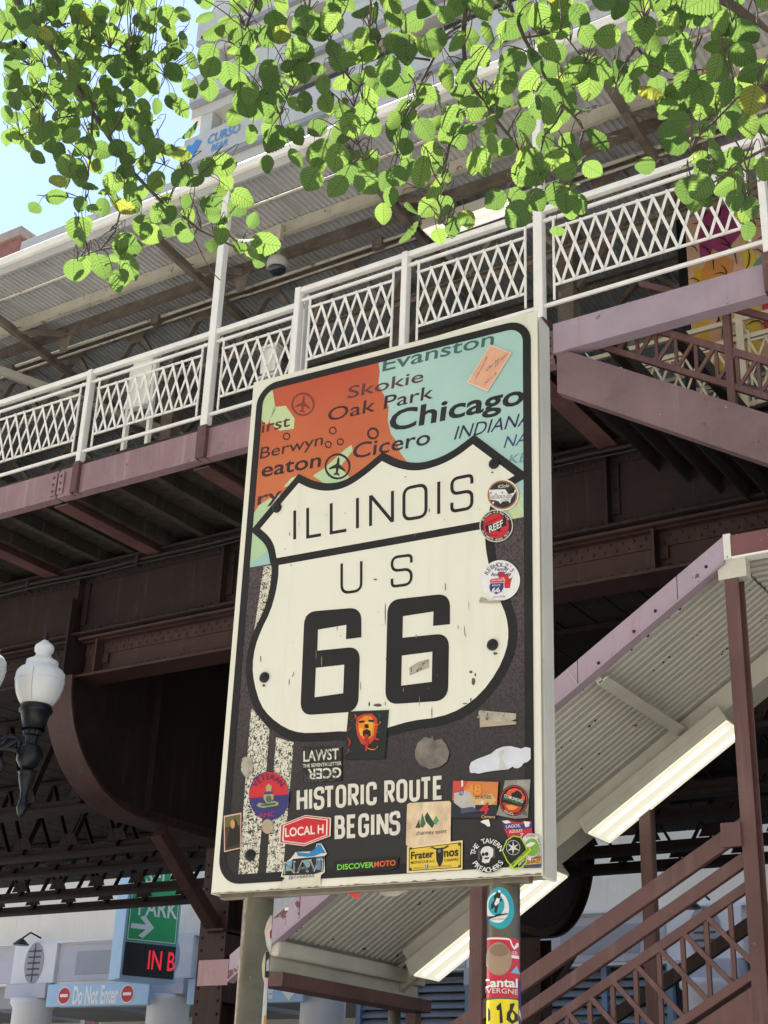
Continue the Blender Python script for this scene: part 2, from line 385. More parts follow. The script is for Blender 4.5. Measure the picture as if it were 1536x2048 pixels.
# ================================================================== SETTING
MB().box(-200, 200, -150, 250, -.5, -.02).build('ground', ASPHALT, kind='structure')
MB().box(-120, 60, 11.5, 24.0, -.3, .0).build('street', ASPHALT, kind='structure')
MB().box(-120, 60, -8, 11.3, -.3, .13).build('sidewalk', PAVE, kind='structure')
MB().box(-120, 60, 11.3, 11.5, -.3, .15).build('kerb', KERB, kind='structure', bevel=.02)
MB().box(-120, 60, 24.2, 28.0, -.3, .13).build('far_sidewalk', PAVE, kind='structure')
MB().box(-120, 60, 24.0, 24.2, -.3, .15).build('far_kerb', KERB, kind='structure', bevel=.02)
for k in range(12):
    MB().box(-40 + k * 5, -37 + k * 5, 17.6, 17.75, .001, .005).build('lane_marking', PAINTLINE, kind='structure')
G = .13

# unseen stone block behind the camera, added to bounce warm sunlight onto the sign
t = thing('bounce_building', (-8, -8, 0), 'unseen tan stone block added for bounce light, with rows of windows on the near side of the street', 'building')
TAN = mat('tan_stone', (.48, .46, .42), .85, var=.1, scale=.6, bump=.1)
MB().box(-60, 45, -20, -8, 0, 34).build('wall', TAN, t); MB().box(-60.3, 45.3, -20, -7.6, 34, 34.8).build('cornice', TAN, t)
wn = None
for i in range(26):
    for j in range(8):
        if wn is None: wn = MB().box(-58, -56, -8.05, -7.97, 2.5, 4.8).build('window', GLASS, t); sl_ = MB().box(-58.15, -55.85, -8.05, -7.8, 2.3, 2.48).build('sill', TAN, t)
        else: inst(wn, 'window', t, (i * 4, 0, j * 4)); inst(sl_, 'sill', t, (i * 4, 0, j * 4))
# ------------------------------------------------------------------ parking garage across the street (front at Y = 28)
FY = 28.0
gar = thing('parking_garage', (-8, FY, 0), 'tall beige parking garage with concrete deck bands and grey stone base across the street', 'building')
MB().box(-60, 25, FY + .05, FY + .6, 6.25, 8.9).build('wall', CONC2, gar)
# frieze with recessed panels, white pilaster blocks with oval vents, round columns below
def px_panel(x0, x1, z0, z1, y, d, m_, name='stone_panel'):
    return MB().box(x0, x1, y, y + d, z0, z1).build(name, m_, gar, bevel=.02)
MB().box(-60, 25, FY - .02, FY + .5, 5.18, 6.20).build('frieze', GREYSTONE_L, gar)
MB().box(-60, 25, FY - .14, FY + .5, 6.2, 6.28).build('cornice', GREYSTONE_L, gar, bevel=.02)
bay = 4.62
x0s = -28.9
def ring(mb, cx, cz, rx, rz, y0, y1, n=28):
    mb.prism([(cx + rx * math.cos(2 * math.pi * i / n), cz + rz * math.sin(2 * math.pi * i / n)) for i in range(n)], lambda a, b_, d: (a, d, b_), y0, y1)
for i in range(-3, 9):
    cx = x0s + i * bay
    MB().box(cx - .78, cx + .78, FY - .16, FY + .4, 5.2, 6.22).build('pilaster_block', GREYSTONE_L, gar, bevel=.02)
    mb = MB(); ring(mb, cx + .02, 5.72, .34, .52, FY - .175, FY - .14); v = mb.build('oval_vent', GREYSTONE_D, gar)
    mb = MB()
    for q in range(5): mb.box(cx - .2, cx + .24, FY - .19, FY - .176, 5.4 + q * .15, 5.44 + q * .15)
    mb.box(cx + .01, cx + .03, FY - .20, FY - .191, 5.25, 6.2); mb.build('vent_grille', DARKIN, v)
    mb = MB(); mb.tube([(cx + .15, FY - .16, 6.35), (cx + .1, FY - .5, 6.45), (cx - .05, FY - .62, 6.3)], .025, 6)
    mb.lathe([(.03, .1), (.1, .05), (.22, -.06), (.2, -.08)], (cx - .08, FY - .62, 6.2), 12); mb.build('gooseneck_lamp', BLACKIRON, gar)
    x1 = cx + .80; x2 = cx + bay - .80
    MB().box(x1 + .05, x2 - .05, FY - .05, FY + .1, 5.24, 6.16).build('stone_panel', GREYSTONE, gar, bevel=.015)
    MB().box(x1 + .62, x2 - .62, FY - .062, FY + .1, 5.40, 5.98).build('stone_panel', GREYSTONE_D, gar, bevel=.01)
    MB().box(cx - .74, cx + .74, FY - .35, FY + .4, 4.82, 5.19).build('capital', GREYSTONE, gar, bevel=.03)
    MB().lathe([(.56, .13), (.60, .13), (.60, .5), (.52, .6), (.52, 4.6), (.6, 4.7), (.6, 4.83)], (cx, FY + .02, 0), 28).build('column', GREYSTONE_L, gar, smooth=True)
    if i <= 1:      # open drive-in bays
        MB().box(x1, x2, FY + .2, FY + .5, 4.62, 5.2).build('lintel', SOFFIT, gar)
        MB().box(x1 - .4, x2 + .4, FY + 7, FY + 7.2, .13, 5.2).build('back_wall', CONC2, gar)
        MB().box(x1 - .4, x2 + .4, FY + .5, FY + 7, 4.9, 5.1).build('ceiling_slab', SOFFIT, gar)
        for q in range(4): MB().box(x1 - .3, x2 + .3, FY + 6.9, FY + 6.98, 1.2 + q * .95, 1.26 + q * .95).build('wall_rail', SOFFIT, gar)
    else:
        MB().box(x1 - .1, x2 + .1, FY + .35, FY + .45, .13, 5.2).build('window_glass', GLASS, gar)
        for q in range(3):
            xx = x1 + .1 + q * (x2 - x1 - .2) / 2; MB().box(xx - .06, xx + .06, FY + .12, FY + .34, .13, 5.18).build('window_frame', BLUEFRAME, gar)
        MB().box(x1, x2, FY + .14, FY + .33, 3.96, 4.06).build('window_frame', BLUEFRAME, gar)
        sl = None
        for q in range(6):
            zz = 4.14 + q * .175
            if sl is None:
                mb = MB(); mb.beam((x1 + .1, FY + .23, zz), (x2 - .1, FY + .23, zz), .02, .16, (0, .8, 1)); sl = mb.build('louvre_slat', LOUVRE, gar); base = zz
            else: inst(sl, 'louvre_slat', gar, (0, 0, zz - base))
        sl = None
# deck bands, seen above the platform roof
PITCH = 2.66; zb0 = 30.85 - 8 * PITCH
XL = -27.0
for lv in range(0, 11):
    z0 = zb0 + lv * PITCH
    left = -34.3 if z0 < 29.5 else XL
    xx = left; pan = None
    while xx < 24:
        pw = 4.0 if xx + 4.0 < 24 else 24 - xx
        if pan is None or abs(pw - 4.0) > .01:
            o = MB().box(xx + .012, xx + pw - .012, FY - .06, FY + .14, z0, z0 + 1.1 + random.uniform(-.004, .004)).build('deck_panel', CONC, gar, bevel=.015)
            if pan is None: pan = o; px0 = xx
        else: inst(pan, 'deck_panel', gar, (xx - px0, random.uniform(-.012, .012), 0))
        xx += pw
    MB().box(left, 24, FY - .02, FY + 9, z0 - .16, z0 + .10).build('deck_slab', SOFFIT, gar)
    MB().box(left, 24, FY + .16, FY + .7, z0 - .55, z0 - .161).build('edge_beam', CONC, gar)
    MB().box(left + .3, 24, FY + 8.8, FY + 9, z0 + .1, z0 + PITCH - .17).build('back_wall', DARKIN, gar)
    MB().box(left, left + .3, FY + .15, FY + 9.1, z0 - .3, z0 + 1.05).build('side_wall', CONC, gar)
    for q in range(9): MB().box(left + .4 + q * 6, left + .9 + q * 6, FY + .2, FY + .7, z0 + .1, z0 + PITCH - .56).build('deck_column', CONC, gar)
for q in range(2): MB().box(-34.3 + q * 3.66, -30.66 + q * 3.66, FY - .05, FY + .15, 29.32, 30.42).build('deck_panel', CONC, gar, bevel=.015)
# blue scrawl on a deck band
def text_mesh(s, bold=0.0):
    cu = bpy.data.curves.new('t', 'FONT'); cu.body = s; cu.size = 1; cu.offset = bold; cu.resolution_u = 3
    ob = bpy.data.objects.new('t', cu); COL.objects.link(ob)
    dg = bpy.context.evaluated_depsgraph_get(); me = bpy.data.meshes.new_from_object(ob.evaluated_get(dg))
    v = [(q.co.x, q.co.y) for q in me.vertices]; f = [tuple(p.vertices) for p in me.polygons]
    bpy.data.objects.remove(ob); bpy.data.curves.remove(cu); bpy.data.meshes.remove(me)
    return v, f
TCACHE = {}
def tmesh(s, bold=0.0):
    k = (s, bold)
    if k not in TCACHE: TCACHE[k] = text_mesh(s, bold)
    return TCACHE[k]
CAP = .729 * .98
def wall_text(s, fn, x, z, h, mt, parent, name='lettering', bold=.01, wscale=1.0, center=False, slant=0.0):
    v, f = tmesh(s, bold); mn = min(q[0] for q in v); mx = max(q[0] for q in v); k = h / .70
    off = -(mx - mn) / 2 * k * wscale if center else 0
    mb = MB(); mb.add([fn(x + off + ((a - mn) * wscale + slant * b_) * k, z + b_ * k) for a, b_ in v], f)
    return mb.build(name, mt, parent, fixn=False)
GBLUE = flatmat((.35, .62, .85))
zb = zb0 + 8 * PITCH
wall_text('CURSO', lambda a, b_: (a, FY - .09, b_), -25.95, zb + .48, .36, GBLUE, gar, 'graffiti', .012, .8, slant=.15)
wall_text('BEAR', lambda a, b_: (a, FY - .09, b_), -25.75, zb + .12, .26, GBLUE, gar, 'graffiti', .012, .8, slant=.15)
mb = MB(); mb.prism([(-26.9, zb + .3), (-26.5, zb + .2), (-26.2, zb + .75), (-26.45, zb + .9), (-26.6, zb + .7), (-26.8, zb + .8)], lambda a, b_, d: (a, d, b_), FY - .09, FY - .088); mb.build('graffiti', GBLUE, gar)

# boards on the garage
def board(name, x0, x1, z0, z1, label):
    t = thing(name, ((x0 + x1) / 2, FY - .4, z0), label, 'sign')
    MB().box(x0, x1, FY - .86, FY - .74, z0, z1).build('panel', SIGNBLUE, t, bevel=.02)
    return t
def bpos(px, py): p = onY(px, py, FY - .86); return p[0], p[2]
xa, za = bpos(90, 2016); xb, zb_ = bpos(300, 1962)
t = board('direction_board', xa, xb, za + .02, zb_, 'pale blue board reading Do Not Enter between the garage columns')
fnb = lambda a, b_: (a, FY - .863, b_)
zc = (za + zb_) / 2
WPRINT = mat('board_white', (.88, .88, .88), .5, var=.03, bump=0); RPRINT = flatmat((.85, .08, .10))
wall_text('Do Not Enter', fnb, (xa + xb) / 2 - .03, zc - .20, .42, WPRINT, t, bold=.026, wscale=.44, center=True)
for cx in (xa + .62, xb - .68):
    mb = MB(); ring(mb, cx, zc, .215, .215, FY - .868, FY - .86); d = mb.build('no_entry_disc', WPRINT, t)
    mb = MB(); ring(mb, cx, zc, .19, .19, FY - .874, FY - .86); mb.build('disc_face', RPRINT, d)
    MB().box(cx - .13, cx + .13, FY - .880, FY - .87, zc - .035, zc + .035).build('disc_bar', WPRINT, d)
xa, za = bpos(372, 2011); xb, zb_ = bpos(608, 1940 + 10)
t = board('direction_board', xa, xb, za + .02, zb_, 'pale blue Entrance board with white down arrows beside the louvred windows')
zc = (za + zb_) / 2
wall_text('Entrance', fnb, (xa + xb) / 2 + .25, zc - .18, .42, WPRINT, t, bold=.022, wscale=.56, center=True)
for cx in (xa + .45, xb - .38):
    mb = MB(); mb.prism([(cx - .06, zc + .22), (cx - .06, zc - .02), (cx - .2, zc + .08), (cx - .2, zc - .05), (cx, zc - .24), (cx + .2, zc - .05), (cx + .2, zc + .08), (cx + .06, zc - .02), (cx + .06, zc + .22)], lambda a, b_, d: (a, d, b_), FY - .87, FY - .86)
    mb.build('arrow', WPRINT, t)

# self park blade sign with LED board, turned towards the driver
p0 = onY(240, 1955, 25.6)
ang = R(62.5); dx = Vector((math.cos(ang) * 1.0, math.sin(ang), 0))
t = thing('garage_sign', (p0[0], p0[1], p0[2]), 'green SELF PARK arrow sign over a red LED panel in pale blue casing', 'sign')
O_ = Vector(p0)
def face_w(px, py):
    n_ = np.array([dx.y, -dx.x, 0]); d = ray(px, py); P = CAM + d * (((np.array(p0) - CAM) @ n_) / (d @ n_)); v = Vector(P) - O_
    return v.dot(dx), v.z
w1, _z = face_w(349, 1965); _w, zt = face_w(250, 1728)
nb = Vector((-dx.y, dx.x, 0))
fs = lambda a, b_, d: O_ + dx * a + Vector((0, 0, b_)) - nb * d
mb = MB(); mb.prism([(-.02, -.02), (w1, -.02), (w1, zt), (-.02, zt)], fs, -.75, 0); mb.build('casing', SIGNBLUE, t, bevel=.02)
zg = face_w(245, 1880)[1]
mb = MB(); mb.prism([(.04, zg), (w1 - .05, zg), (w1 - .05, zt - .05), (.04, zt - .05)], fs, 0, .015); g = mb.build('green_face', GREEN, t)
mb = MB()
for a0, a1, b0, b1 in ((.07, w1 - .08, zg + .03, zg + .05), (.07, .085, zg + .05, zt - .08), (w1 - .095, w1 - .08, zg + .05, zt - .08)):
    mb.prism([(a0, b0), (a1, b0), (a1, b1), (a0, b1)], fs, .016, .02)
mb.build('border_line', WPRINT, g)
mb = MB(); mb.prism([(.04, .06), (w1 - .05, .06), (w1 - .05, zg - .03), (.04, zg - .03)], fs, 0, .02); led = mb.build('led_panel', mat('led_black', (.012, .012, .014), .4, var=.1, scale=3, bump=0), t)
fnt = lambda a, b_: fs(a, b_, .022)
zs = face_w(300, 1745)[1]; zp_ = face_w(300, 1822)[1]; za_ = face_w(270, 1852)[1]
H1 = .40
wall_text('SELF', fnt, w1 * .28, face_w(300, 1768)[1], H1, WPRINT, g, bold=.015, wscale=.72)
wall_text('PARK', fnt, w1 * .20, face_w(300, 1832)[1], H1, WPRINT, g, bold=.015, wscale=.72)
mb = MB(); k = .2; ca, cb = w1 * .30, za_
mb.prism([(ca - 1.4 * k, cb + .28 * k), (ca + .45 * k, cb + .28 * k), (ca - .35 * k, cb + 1.05 * k), (ca + .2 * k, cb + 1.3 * k), (ca + 1.5 * k, cb), (ca + .2 * k, cb - 1.3 * k), (ca - .35 * k, cb - 1.05 * k), (ca + .45 * k, cb - .28 * k), (ca - 1.4 * k, cb - .28 * k)], fs, .016, .022)
mb.build('arrow', WPRINT, g)
fl = lambda a, b_: fs(a, b_, .024)
zi = face_w(300, 1938)[1]
wall_text('IN B', fl, w1 * .47, zi, .42, LED, led, bold=.012, wscale=.62)
mb = MB()
for q in range(14): mb.prism([(.06, .08 + q * (zg - .13) / 14), (w1 - .07, .08 + q * (zg - .13) / 14), (w1 - .07, .088 + q * (zg - .13) / 14), (.06, .088 + q * (zg - .13) / 14)], fs, .02, .026)
mb.build('led_louvres', BLACKIRON, led)
mb = MB(); mb.beam(fs(w1 * .5, zt * .8, -.75), fs(w1 * .5, zt * .8, -2.0), .1, .1); mb.beam(fs(w1 * .5, .4, -.75), fs(w1 * .5, .4, -2.0), .1, .1)
mb.build('mounting_arm', BLUEFRAME, t)

# far brick block at the left, beyond the garage
t = thing('brick_building', (-62, 46, 0), 'far red brick block against the sky beyond the garage wing', 'building')
MB().box(-76, -55.4, 45, 60, 0, 48.4).build('wall', BRICK, t)
MB().box(-76.2, -55.2, 44.8, 60, 48.4, 49.0).build('parapet', mat('brick_coping', (.45, .33, .27), .9, var=.1, scale=3), t)
for q in range(5):
    for r_ in range(10): MB().box(-72.5 + q * 3.6, -71 + q * 3.6, 44.93, 45.1, 3 + r_ * 4.2, 5.4 + r_ * 4.2).build('window', GLASS, t)

# ================================================================== ELEVATED STATION
XA, XB = -24.0, 3.5
def plate_girder(name, x0, x1, y, z0, z1, label, mt, stiff, flange=.30, tf=.03, rows=2, group=None, riv=.11):
    t = thing(name, ((x0 + x1) / 2, y, z0), label, 'girder', group)
    MB().box(x0, x1, y - .012, y + .012, z0 + tf, z1 - tf).build('web', mt, t)
    MB().box(x0, x1, y - flange / 2, y + flange / 2, z1 - tf, z1).build('top_flange', mt, t, bevel=.004)
    MB().box(x0, x1, y - flange / 2, y + flange / 2, z0, z0 + tf).build('bottom_flange', mt, t, bevel=.004)
    MB().box(x0 + .001, x1 - .001, y - .10, y - .0125, z1 - tf - .014, z1 - tf - .001).build('flange_angle', mt, t)
    MB().box(x0 + .001, x1 - .001, y - .026, y - .0125, z1 - tf - .15, z1 - tf - .0145).build('flange_angle', mt, t)
    MB().box(x0 + .001, x1 - .001, y - .026, y - .0125, z0 + tf + .001, z0 + tf + .12).build('flange_angle', mt, t)
    for x in stiff:
        o = MB().box(x - .012, x + .012, y - flange / 2 + .02, y - .0265, z0 + tf + .002, z1 - tf - .016).build('stiffener', mt, t)
        MB().box(x + .0125, x + .09, y - .040, y - .0268, z0 + tf + .125, z1 - tf - .155).build('splice_plate', mt, t)
    mb = MB(); n_ = int((x1 - x0) / riv)
    for i in range(n_):
        x = x0 + (i + .5) * riv
        if x < -15 or x > 0: continue
        mb.rivet((x, y - .026, z1 - tf - .05)); mb.rivet((x + riv / 2, y - .026, z1 - tf - .11)); mb.rivet((x, y - .026, z0 + tf + .06))
    for x in stiff:
        for i in range(int((z1 - z0) / riv) - 2): mb.rivet((x + .055, y - .04, z0 + .17 + i * riv))
    mb.build('rivets', mt, t, kind='stuff')
    return t
st_u = [-13.2, -10.94, -8.9, -6.7, -4.6, -2.5, -.4]
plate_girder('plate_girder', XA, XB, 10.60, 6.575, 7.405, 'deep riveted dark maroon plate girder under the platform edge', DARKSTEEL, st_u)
plate_girder('support_girder', -10.86, XB, 10.66, 6.10, 6.555, 'shallow maroon girder carrying the deep riveted girder above it', MAROON_DK, [-10.6, -7.5, -4.2, -1], flange=.34)
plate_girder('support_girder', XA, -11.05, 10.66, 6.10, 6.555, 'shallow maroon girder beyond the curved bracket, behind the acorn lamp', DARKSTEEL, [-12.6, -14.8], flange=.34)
# bent (cross girder with curved ends) and columns
def bent(X, label, mt, near=10.40, far=23.5, cols=(13.5, 21.5)):
    t = thing('cross_girder', (X, (near + far) / 2, 4.83), label, 'girder', 'curved cross girders under the tracks')
    zb, zt = 4.84, 7.0; rr = 1.25
    def soffit(off=0.0):
        pts = []
        for i in range(29):
            a = math.pi - i * (math.pi / 2) / 28; pts.append((near + rr * 1.05 + math.cos(a) * (rr * 1.05 + off), zb + rr + off * 0 - math.sin(a) * (rr + off)))
        pts2 = []
        for i in range(29):
            a = math.pi / 2 * (i / 28); pts2.append((far - 2.1 + math.sin(a) * (2.1 + off), zb + 1.9 - math.cos(a) * (1.9 + off)))
        return pts + pts2
    base = soffit(); poly = [(near, zt)] + base + [(far, zt)]
    mb = MB(); mb.prism(poly, lambda a, b_, d: (d, a, b_), X - .012, X + .012); mb.build('web', mt, t)
    mb = MB(); o_ = soffit(.03)
    for i in range(len(base) - 1):
        (a0, b0), (a1, b1) = base[i], base[i + 1]; (c0, d0), (c1, d1) = o_[i], o_[i + 1]; w_ = .19
        vs = [(X - w_, a0, b0), (X + w_, a0, b0), (X + w_, a1, b1), (X - w_, a1, b1), (X - w_, c0, d0), (X + w_, c0, d0), (X + w_, c1, d1), (X - w_, c1, d1)]
        mb.add(vs, [(0, 1, 2, 3), (7, 6, 5, 4), (0, 4, 5, 1), (3, 2, 6, 7), (0, 3, 7, 4), (1, 5, 6, 2)])
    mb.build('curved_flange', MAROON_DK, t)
    mb = MB(); i_ = soffit(-.13); i2 = soffit(-.012)
    for i in range(len(base) - 1):
        vs = []
        for xx in (X + .0122, X + .030):
            vs += [(xx, *i2[i]), (xx, *i2[i + 1]), (xx, *i_[i + 1]), (xx, *i_[i])]
        mb.add(vs, [(0, 1, 2, 3), (7, 6, 5, 4), (0, 4, 5, 1), (2, 6, 7, 3), (3, 7, 4, 0), (1, 5, 6, 2)])
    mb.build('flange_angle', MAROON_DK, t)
    MB().box(X - .19, X + .19, near + .6, far, zt, zt + .03).build('top_flange', mt, t)
    for y in (near + 1.5, near + 3.1, near + 4.8, near + 6.6, near + 8.6):
        MB().box(X + .0125, X + .10, y - .012, y + .012, zb + .03, zt - .01).build('stiffener', mt, t)
        MB().box(X + .0126, X + .03, y + .0125, y + .10, zb + .2, zt - .1).build('stiffener', mt, t)
    mb = MB()
    for i in range(len(base) - 1):
        for k in (.25, .75):
            a = base[i][0] + (base[i + 1][0] - base[i][0]) * k; b_ = base[i][1] + (base[i + 1][1] - base[i][1]) * k
            cx_, cz_ = near + 3, 7.0; vv = Vector((cx_ - a, cz_ - b_)).normalized() * .07
            if i < 28 and k < .5: mb.rivet((X + .030, a + vv.x, b_ + vv.y), nrm=(1, 0, 0))
    for q in range(40): mb.rivet((X + .030, near + rr + .3 + q * .13, zb + .08), nrm=(1, 0, 0))
    mb.build('rivets', mt, t, kind='stuff')
    for i, y in enumerate(cols):
        c = thing('steel_column', (X, y, 0), label.replace('cross girder', 'column below').split(' with ')[0] + (' beside the near kerb' if i == 0 else ' beside the far kerb'), 'column', 'elevated railway columns')
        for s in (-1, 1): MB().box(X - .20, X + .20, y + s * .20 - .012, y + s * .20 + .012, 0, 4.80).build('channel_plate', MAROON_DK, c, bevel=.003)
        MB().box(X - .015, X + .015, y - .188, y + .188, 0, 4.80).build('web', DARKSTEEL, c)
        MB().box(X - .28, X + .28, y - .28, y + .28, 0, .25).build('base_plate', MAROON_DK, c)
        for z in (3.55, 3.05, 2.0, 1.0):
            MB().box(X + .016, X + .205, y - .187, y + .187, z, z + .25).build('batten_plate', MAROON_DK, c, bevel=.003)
        mb = MB()
        for z in np.arange(.4, 4.7, .14):
            for s in (-1, 1):
                mb.rivet((X - .15, y - .212, z)); mb.rivet((X + .15, y - .212, z))
        mb.build('rivets', MAROON_DK, c, kind='stuff')
        sgn = -1 if i == 0 else 1
        mb = MB(); mb.beam((X + .03, y + sgn * 1.35, 4.76), (X + .03, y + sgn * .20, 3.86), .14, .16, (1, 0, 0)); mb.build('knee_brace', MAROON_DK, c, bevel=.006)
        MB().box(X - .02, X + .24, y - .32, y + .10, 3.82, 3.845).build('gusset_plate', MAROON_DK, c)
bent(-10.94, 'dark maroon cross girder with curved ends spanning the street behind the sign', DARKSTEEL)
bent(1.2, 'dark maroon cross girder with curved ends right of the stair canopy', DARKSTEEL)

# lattice track girders further back
def lattice_girder(y, z0, z1, label, x0=-27, x1=6):
    t = thing('lattice_girder', ((x0 + x1) / 2, y, z0), label, 'girder', 'open lattice girders under the tracks')
    MB().box(x0, x1, y - .13, y + .13, z0, z0 + .05).build('bottom_chord', DARKSTEEL, t)
    MB().box(x0, x1, y - .02, y + .02, z0 + .051, z0 + .17).build('bottom_chord', DARKSTEEL, t)
    MB().box(x0, x1, y - .16, y + .16, z1 - .06, z1).build('top_chord', DARKSTEEL, t)
    p = 1.05; x = x0; a = b_ = None
    while x + p < x1:
        if a is None:
            mb = MB(); mb.beam((x, y - .05, z1 - .06), (x + p / 2, y - .05, z0 + .1), .03, .09, (0, -1, 0)); a = mb.build('lattice_web', DARKSTEEL, t)
            mb = MB(); mb.beam((x + p / 2, y - .05, z0 + .1), (x + p, y - .05, z1 - .06), .03, .09, (0, -1, 0)); b_ = mb.build('lattice_web', DARKSTEEL, t); xs = x
            mb = MB(); mb.prism([(x + p / 2 - .22, z0 + .17), (x + p / 2 + .22, z0 + .17), (x + p / 2 + .12, z0 + .36), (x + p / 2 - .12, z0 + .36)], lambda q, r_, d: (q, d, r_), y - .09, y - .075); c_ = mb.build('gusset_plate', DARKSTEEL, t)
        else:
            for s in (a, b_, c_): inst(s, s.name.split('.')[0], t, (x - xs, 0, 0))
        x += p
for y, z0, lb in ((13.9, 5.62, 'nearest'), (16.9, 5.75, 'second'), (18.7, 5.88, 'third'), (20.9, 5.92, 'fourth'), (22.3, 5.92, 'fifth')):
    lattice_girder(y, z0, 7.0, 'shade-dark open lattice girder under the tracks, %s of five from the riveted platform girder' % lb)
# sleepers widened to block skylight, closing the deck above the lattice girders
t = thing('track_deck', (-9, 17, 7.03), 'dark timber track deck with ties laid over the lattice girders', 'track')
tie = None
for i in range(86):
    x = -27 + i * .40
    if tie is None: tie = MB().box(x, x + .375, 12.9, 24.6, 7.035, 7.22).build('tie', DARKTIMBER, t); xt = x
    else: inst(tie, 'tie', t, (x - xt, 0, 0))
for y in (14.0, 15.45, 19.2, 20.65): MB().box(-27, 7, y - .035, y + .035, 7.22, 7.36).build('rail', RUSTSTEEL, t)
for y in (13.2, 17.5, 24.3): MB().box(-27, 7, y - .4, y + .4, 7.225, 7.28).build('walkway_board', DARKTIMBER, t)

# platform floor framing: cross beams, joists and boards
t = thing('platform_deck', (-9, 11, 7.41), 'timber boarded platform deck on maroon cross beams above the riveted girder', 'platform')
cb = None
for i, x in enumerate([-13.35, -11.35, -9.85, -8.05, -6.3, -4.55]):
    MB().box(x - .09, x + .09, 9.05, 10.47, 7.335, 7.35).build('cross_beam_flange', MAROON, t)
    MB().box(x - .012, x + .012, 9.05, 12.8, 7.41, 7.56).build('cross_beam', MAROON, t)
    MB().box(x + .10, x + .17, 9.05, 12.8, 7.41, 7.55).build('timber_joist', DARKTIMBER, t)
    MB().box(x - .17, x - .10, 9.05, 12.8, 7.41, 7.55).build('timber_joist', DARKTIMBER, t)
    for q in (.62, 1.12): MB().box(x + q, x + q + .08, 9.05, 12.8, 7.42, 7.55).build('timber_joist', DARKTIMBER, t)
bd = None; yy = 9.02
i = 0
while yy < 12.8:
    if not (False):
        x1 = -4.45 if yy < 11.0 else 3.5
        MB().box(XA, x1, yy, yy + .135, 7.56 + random.uniform(-.003, .003), 7.62).build('deck_board', DARKTIMBER, t)
    yy += .15
MB().box(-27, 6, 12.82, 12.9, 7.3, 7.66).build('edge_board', DARKTIMBER, t)

# purple edge channel under the railing, in lengths with bolted end plates
segs = [XA, -12.75, -10.98, -9.86, -8.0 + 1.2, -4.34]
for i in range(len(segs) - 1):
    x0, x1 = segs[i] + .012, segs[i + 1] - .012
    names = ['far chalky maroon edge beam under the platform railing, furthest down the street', 'chalky maroon edge beam with stained face behind the lamp globe', 'short chalky maroon edge beam with white streaks between two bolted joints', 'chalky maroon edge beam running behind the upper left of the sign', 'chalky maroon edge beam hidden mostly behind the sign map']
    t = thing('edge_beam', ((x0 + x1) / 2, 9.0, 7.39), names[i], 'beam', 'platform edge beams')
    MB().box(x0, x1, 8.985, 9.0, 7.41, 7.69).build('web', MAROON_CHALK, t)
    MB().box(x0, x1, 8.985, 9.09, 7.69, 7.705).build('top_flange', MAROON_CHALK, t); MB().box(x0, x1, 8.98, 9.09, 7.395, 7.41).build('bottom_flange', MAROON_CHALK, t)
    for xx, s in ((x0, 1), (x1, -1)):
        a, b_ = sorted((xx, xx + s * .075)); pl = MB().box(a, b_, 8.965, 8.984, 7.43, 7.67).build('end_plate', MAROON_CHALK, t, bevel=.002)
        mb = MB()
        for q in range(3): mb.rivet(((a + b_) / 2, 8.965, 7.475 + q * .075), .016, .014)
        mb.build('bolts', MAROON, pl, kind='stuff')
# debris boards along the edge
mb = MB(); x = XA
t = thing('edge_plank', (-10, 9.1, 7.7), 'weathered timber edge plank lying on the platform edge beam', 'plank')
while x < -4.5:
    L = random.uniform(.5, 1.5); MB().box(x, min(x + L - .02, -4.4), 9.0 + random.uniform(-.012, .02), 9.22, 7.706, 7.745 + random.uniform(-.01, .012)).build('plank', DARKTIMBER, t); x += L

t = thing('cable_run', (-9, 10.42, 6.9), 'bundle of dark cables and conduit clipped along the riveted girder', 'cable')
for y, z, r_, nm in ((10.42, 7.30, .022, 'conduit'), (10.40, 7.24, .014, 'cable')):
    mb = MB(); pts = [(x, y + .01 * math.sin(x * 1.7), z - .018 * abs(math.sin(x * 1.9))) for x in np.arange(XA, XB, .35)]; mb.tube(pts, r_, 7); mb.build(nm, BLACKIRON if nm == 'cable' else DARKSTEEL, t, smooth=True)
for x in np.arange(-15, 3, 1.65): MB().box(x, x + .04, 10.385, 10.45, 7.2, 7.34).build('clip', DARKSTEEL, t)
t = thing('roof_conduit', (-9, 9.5, 10.4), 'grey electrical conduits running under the platform roof sheets', 'conduit')
for y, z, r_ in ((9.45, 10.575, .016), (10.45, 10.40, .02), (10.52, 10.36, .014)):
    mb = MB(); mb.tube([(XA, y, z), (-9, y, z), (-8.9, y, z - .012), (XB, y, z - .012)], r_, 7); mb.build('conduit', CREAM, t, smooth=True)
for x in (-12.6, -10.2, -7.1, -4.9): MB().box(x - .06, x + .06, 10.40, 10.47, 10.30, 10.42).build('junction_box', RUSTSTEEL, t, bevel=.006)
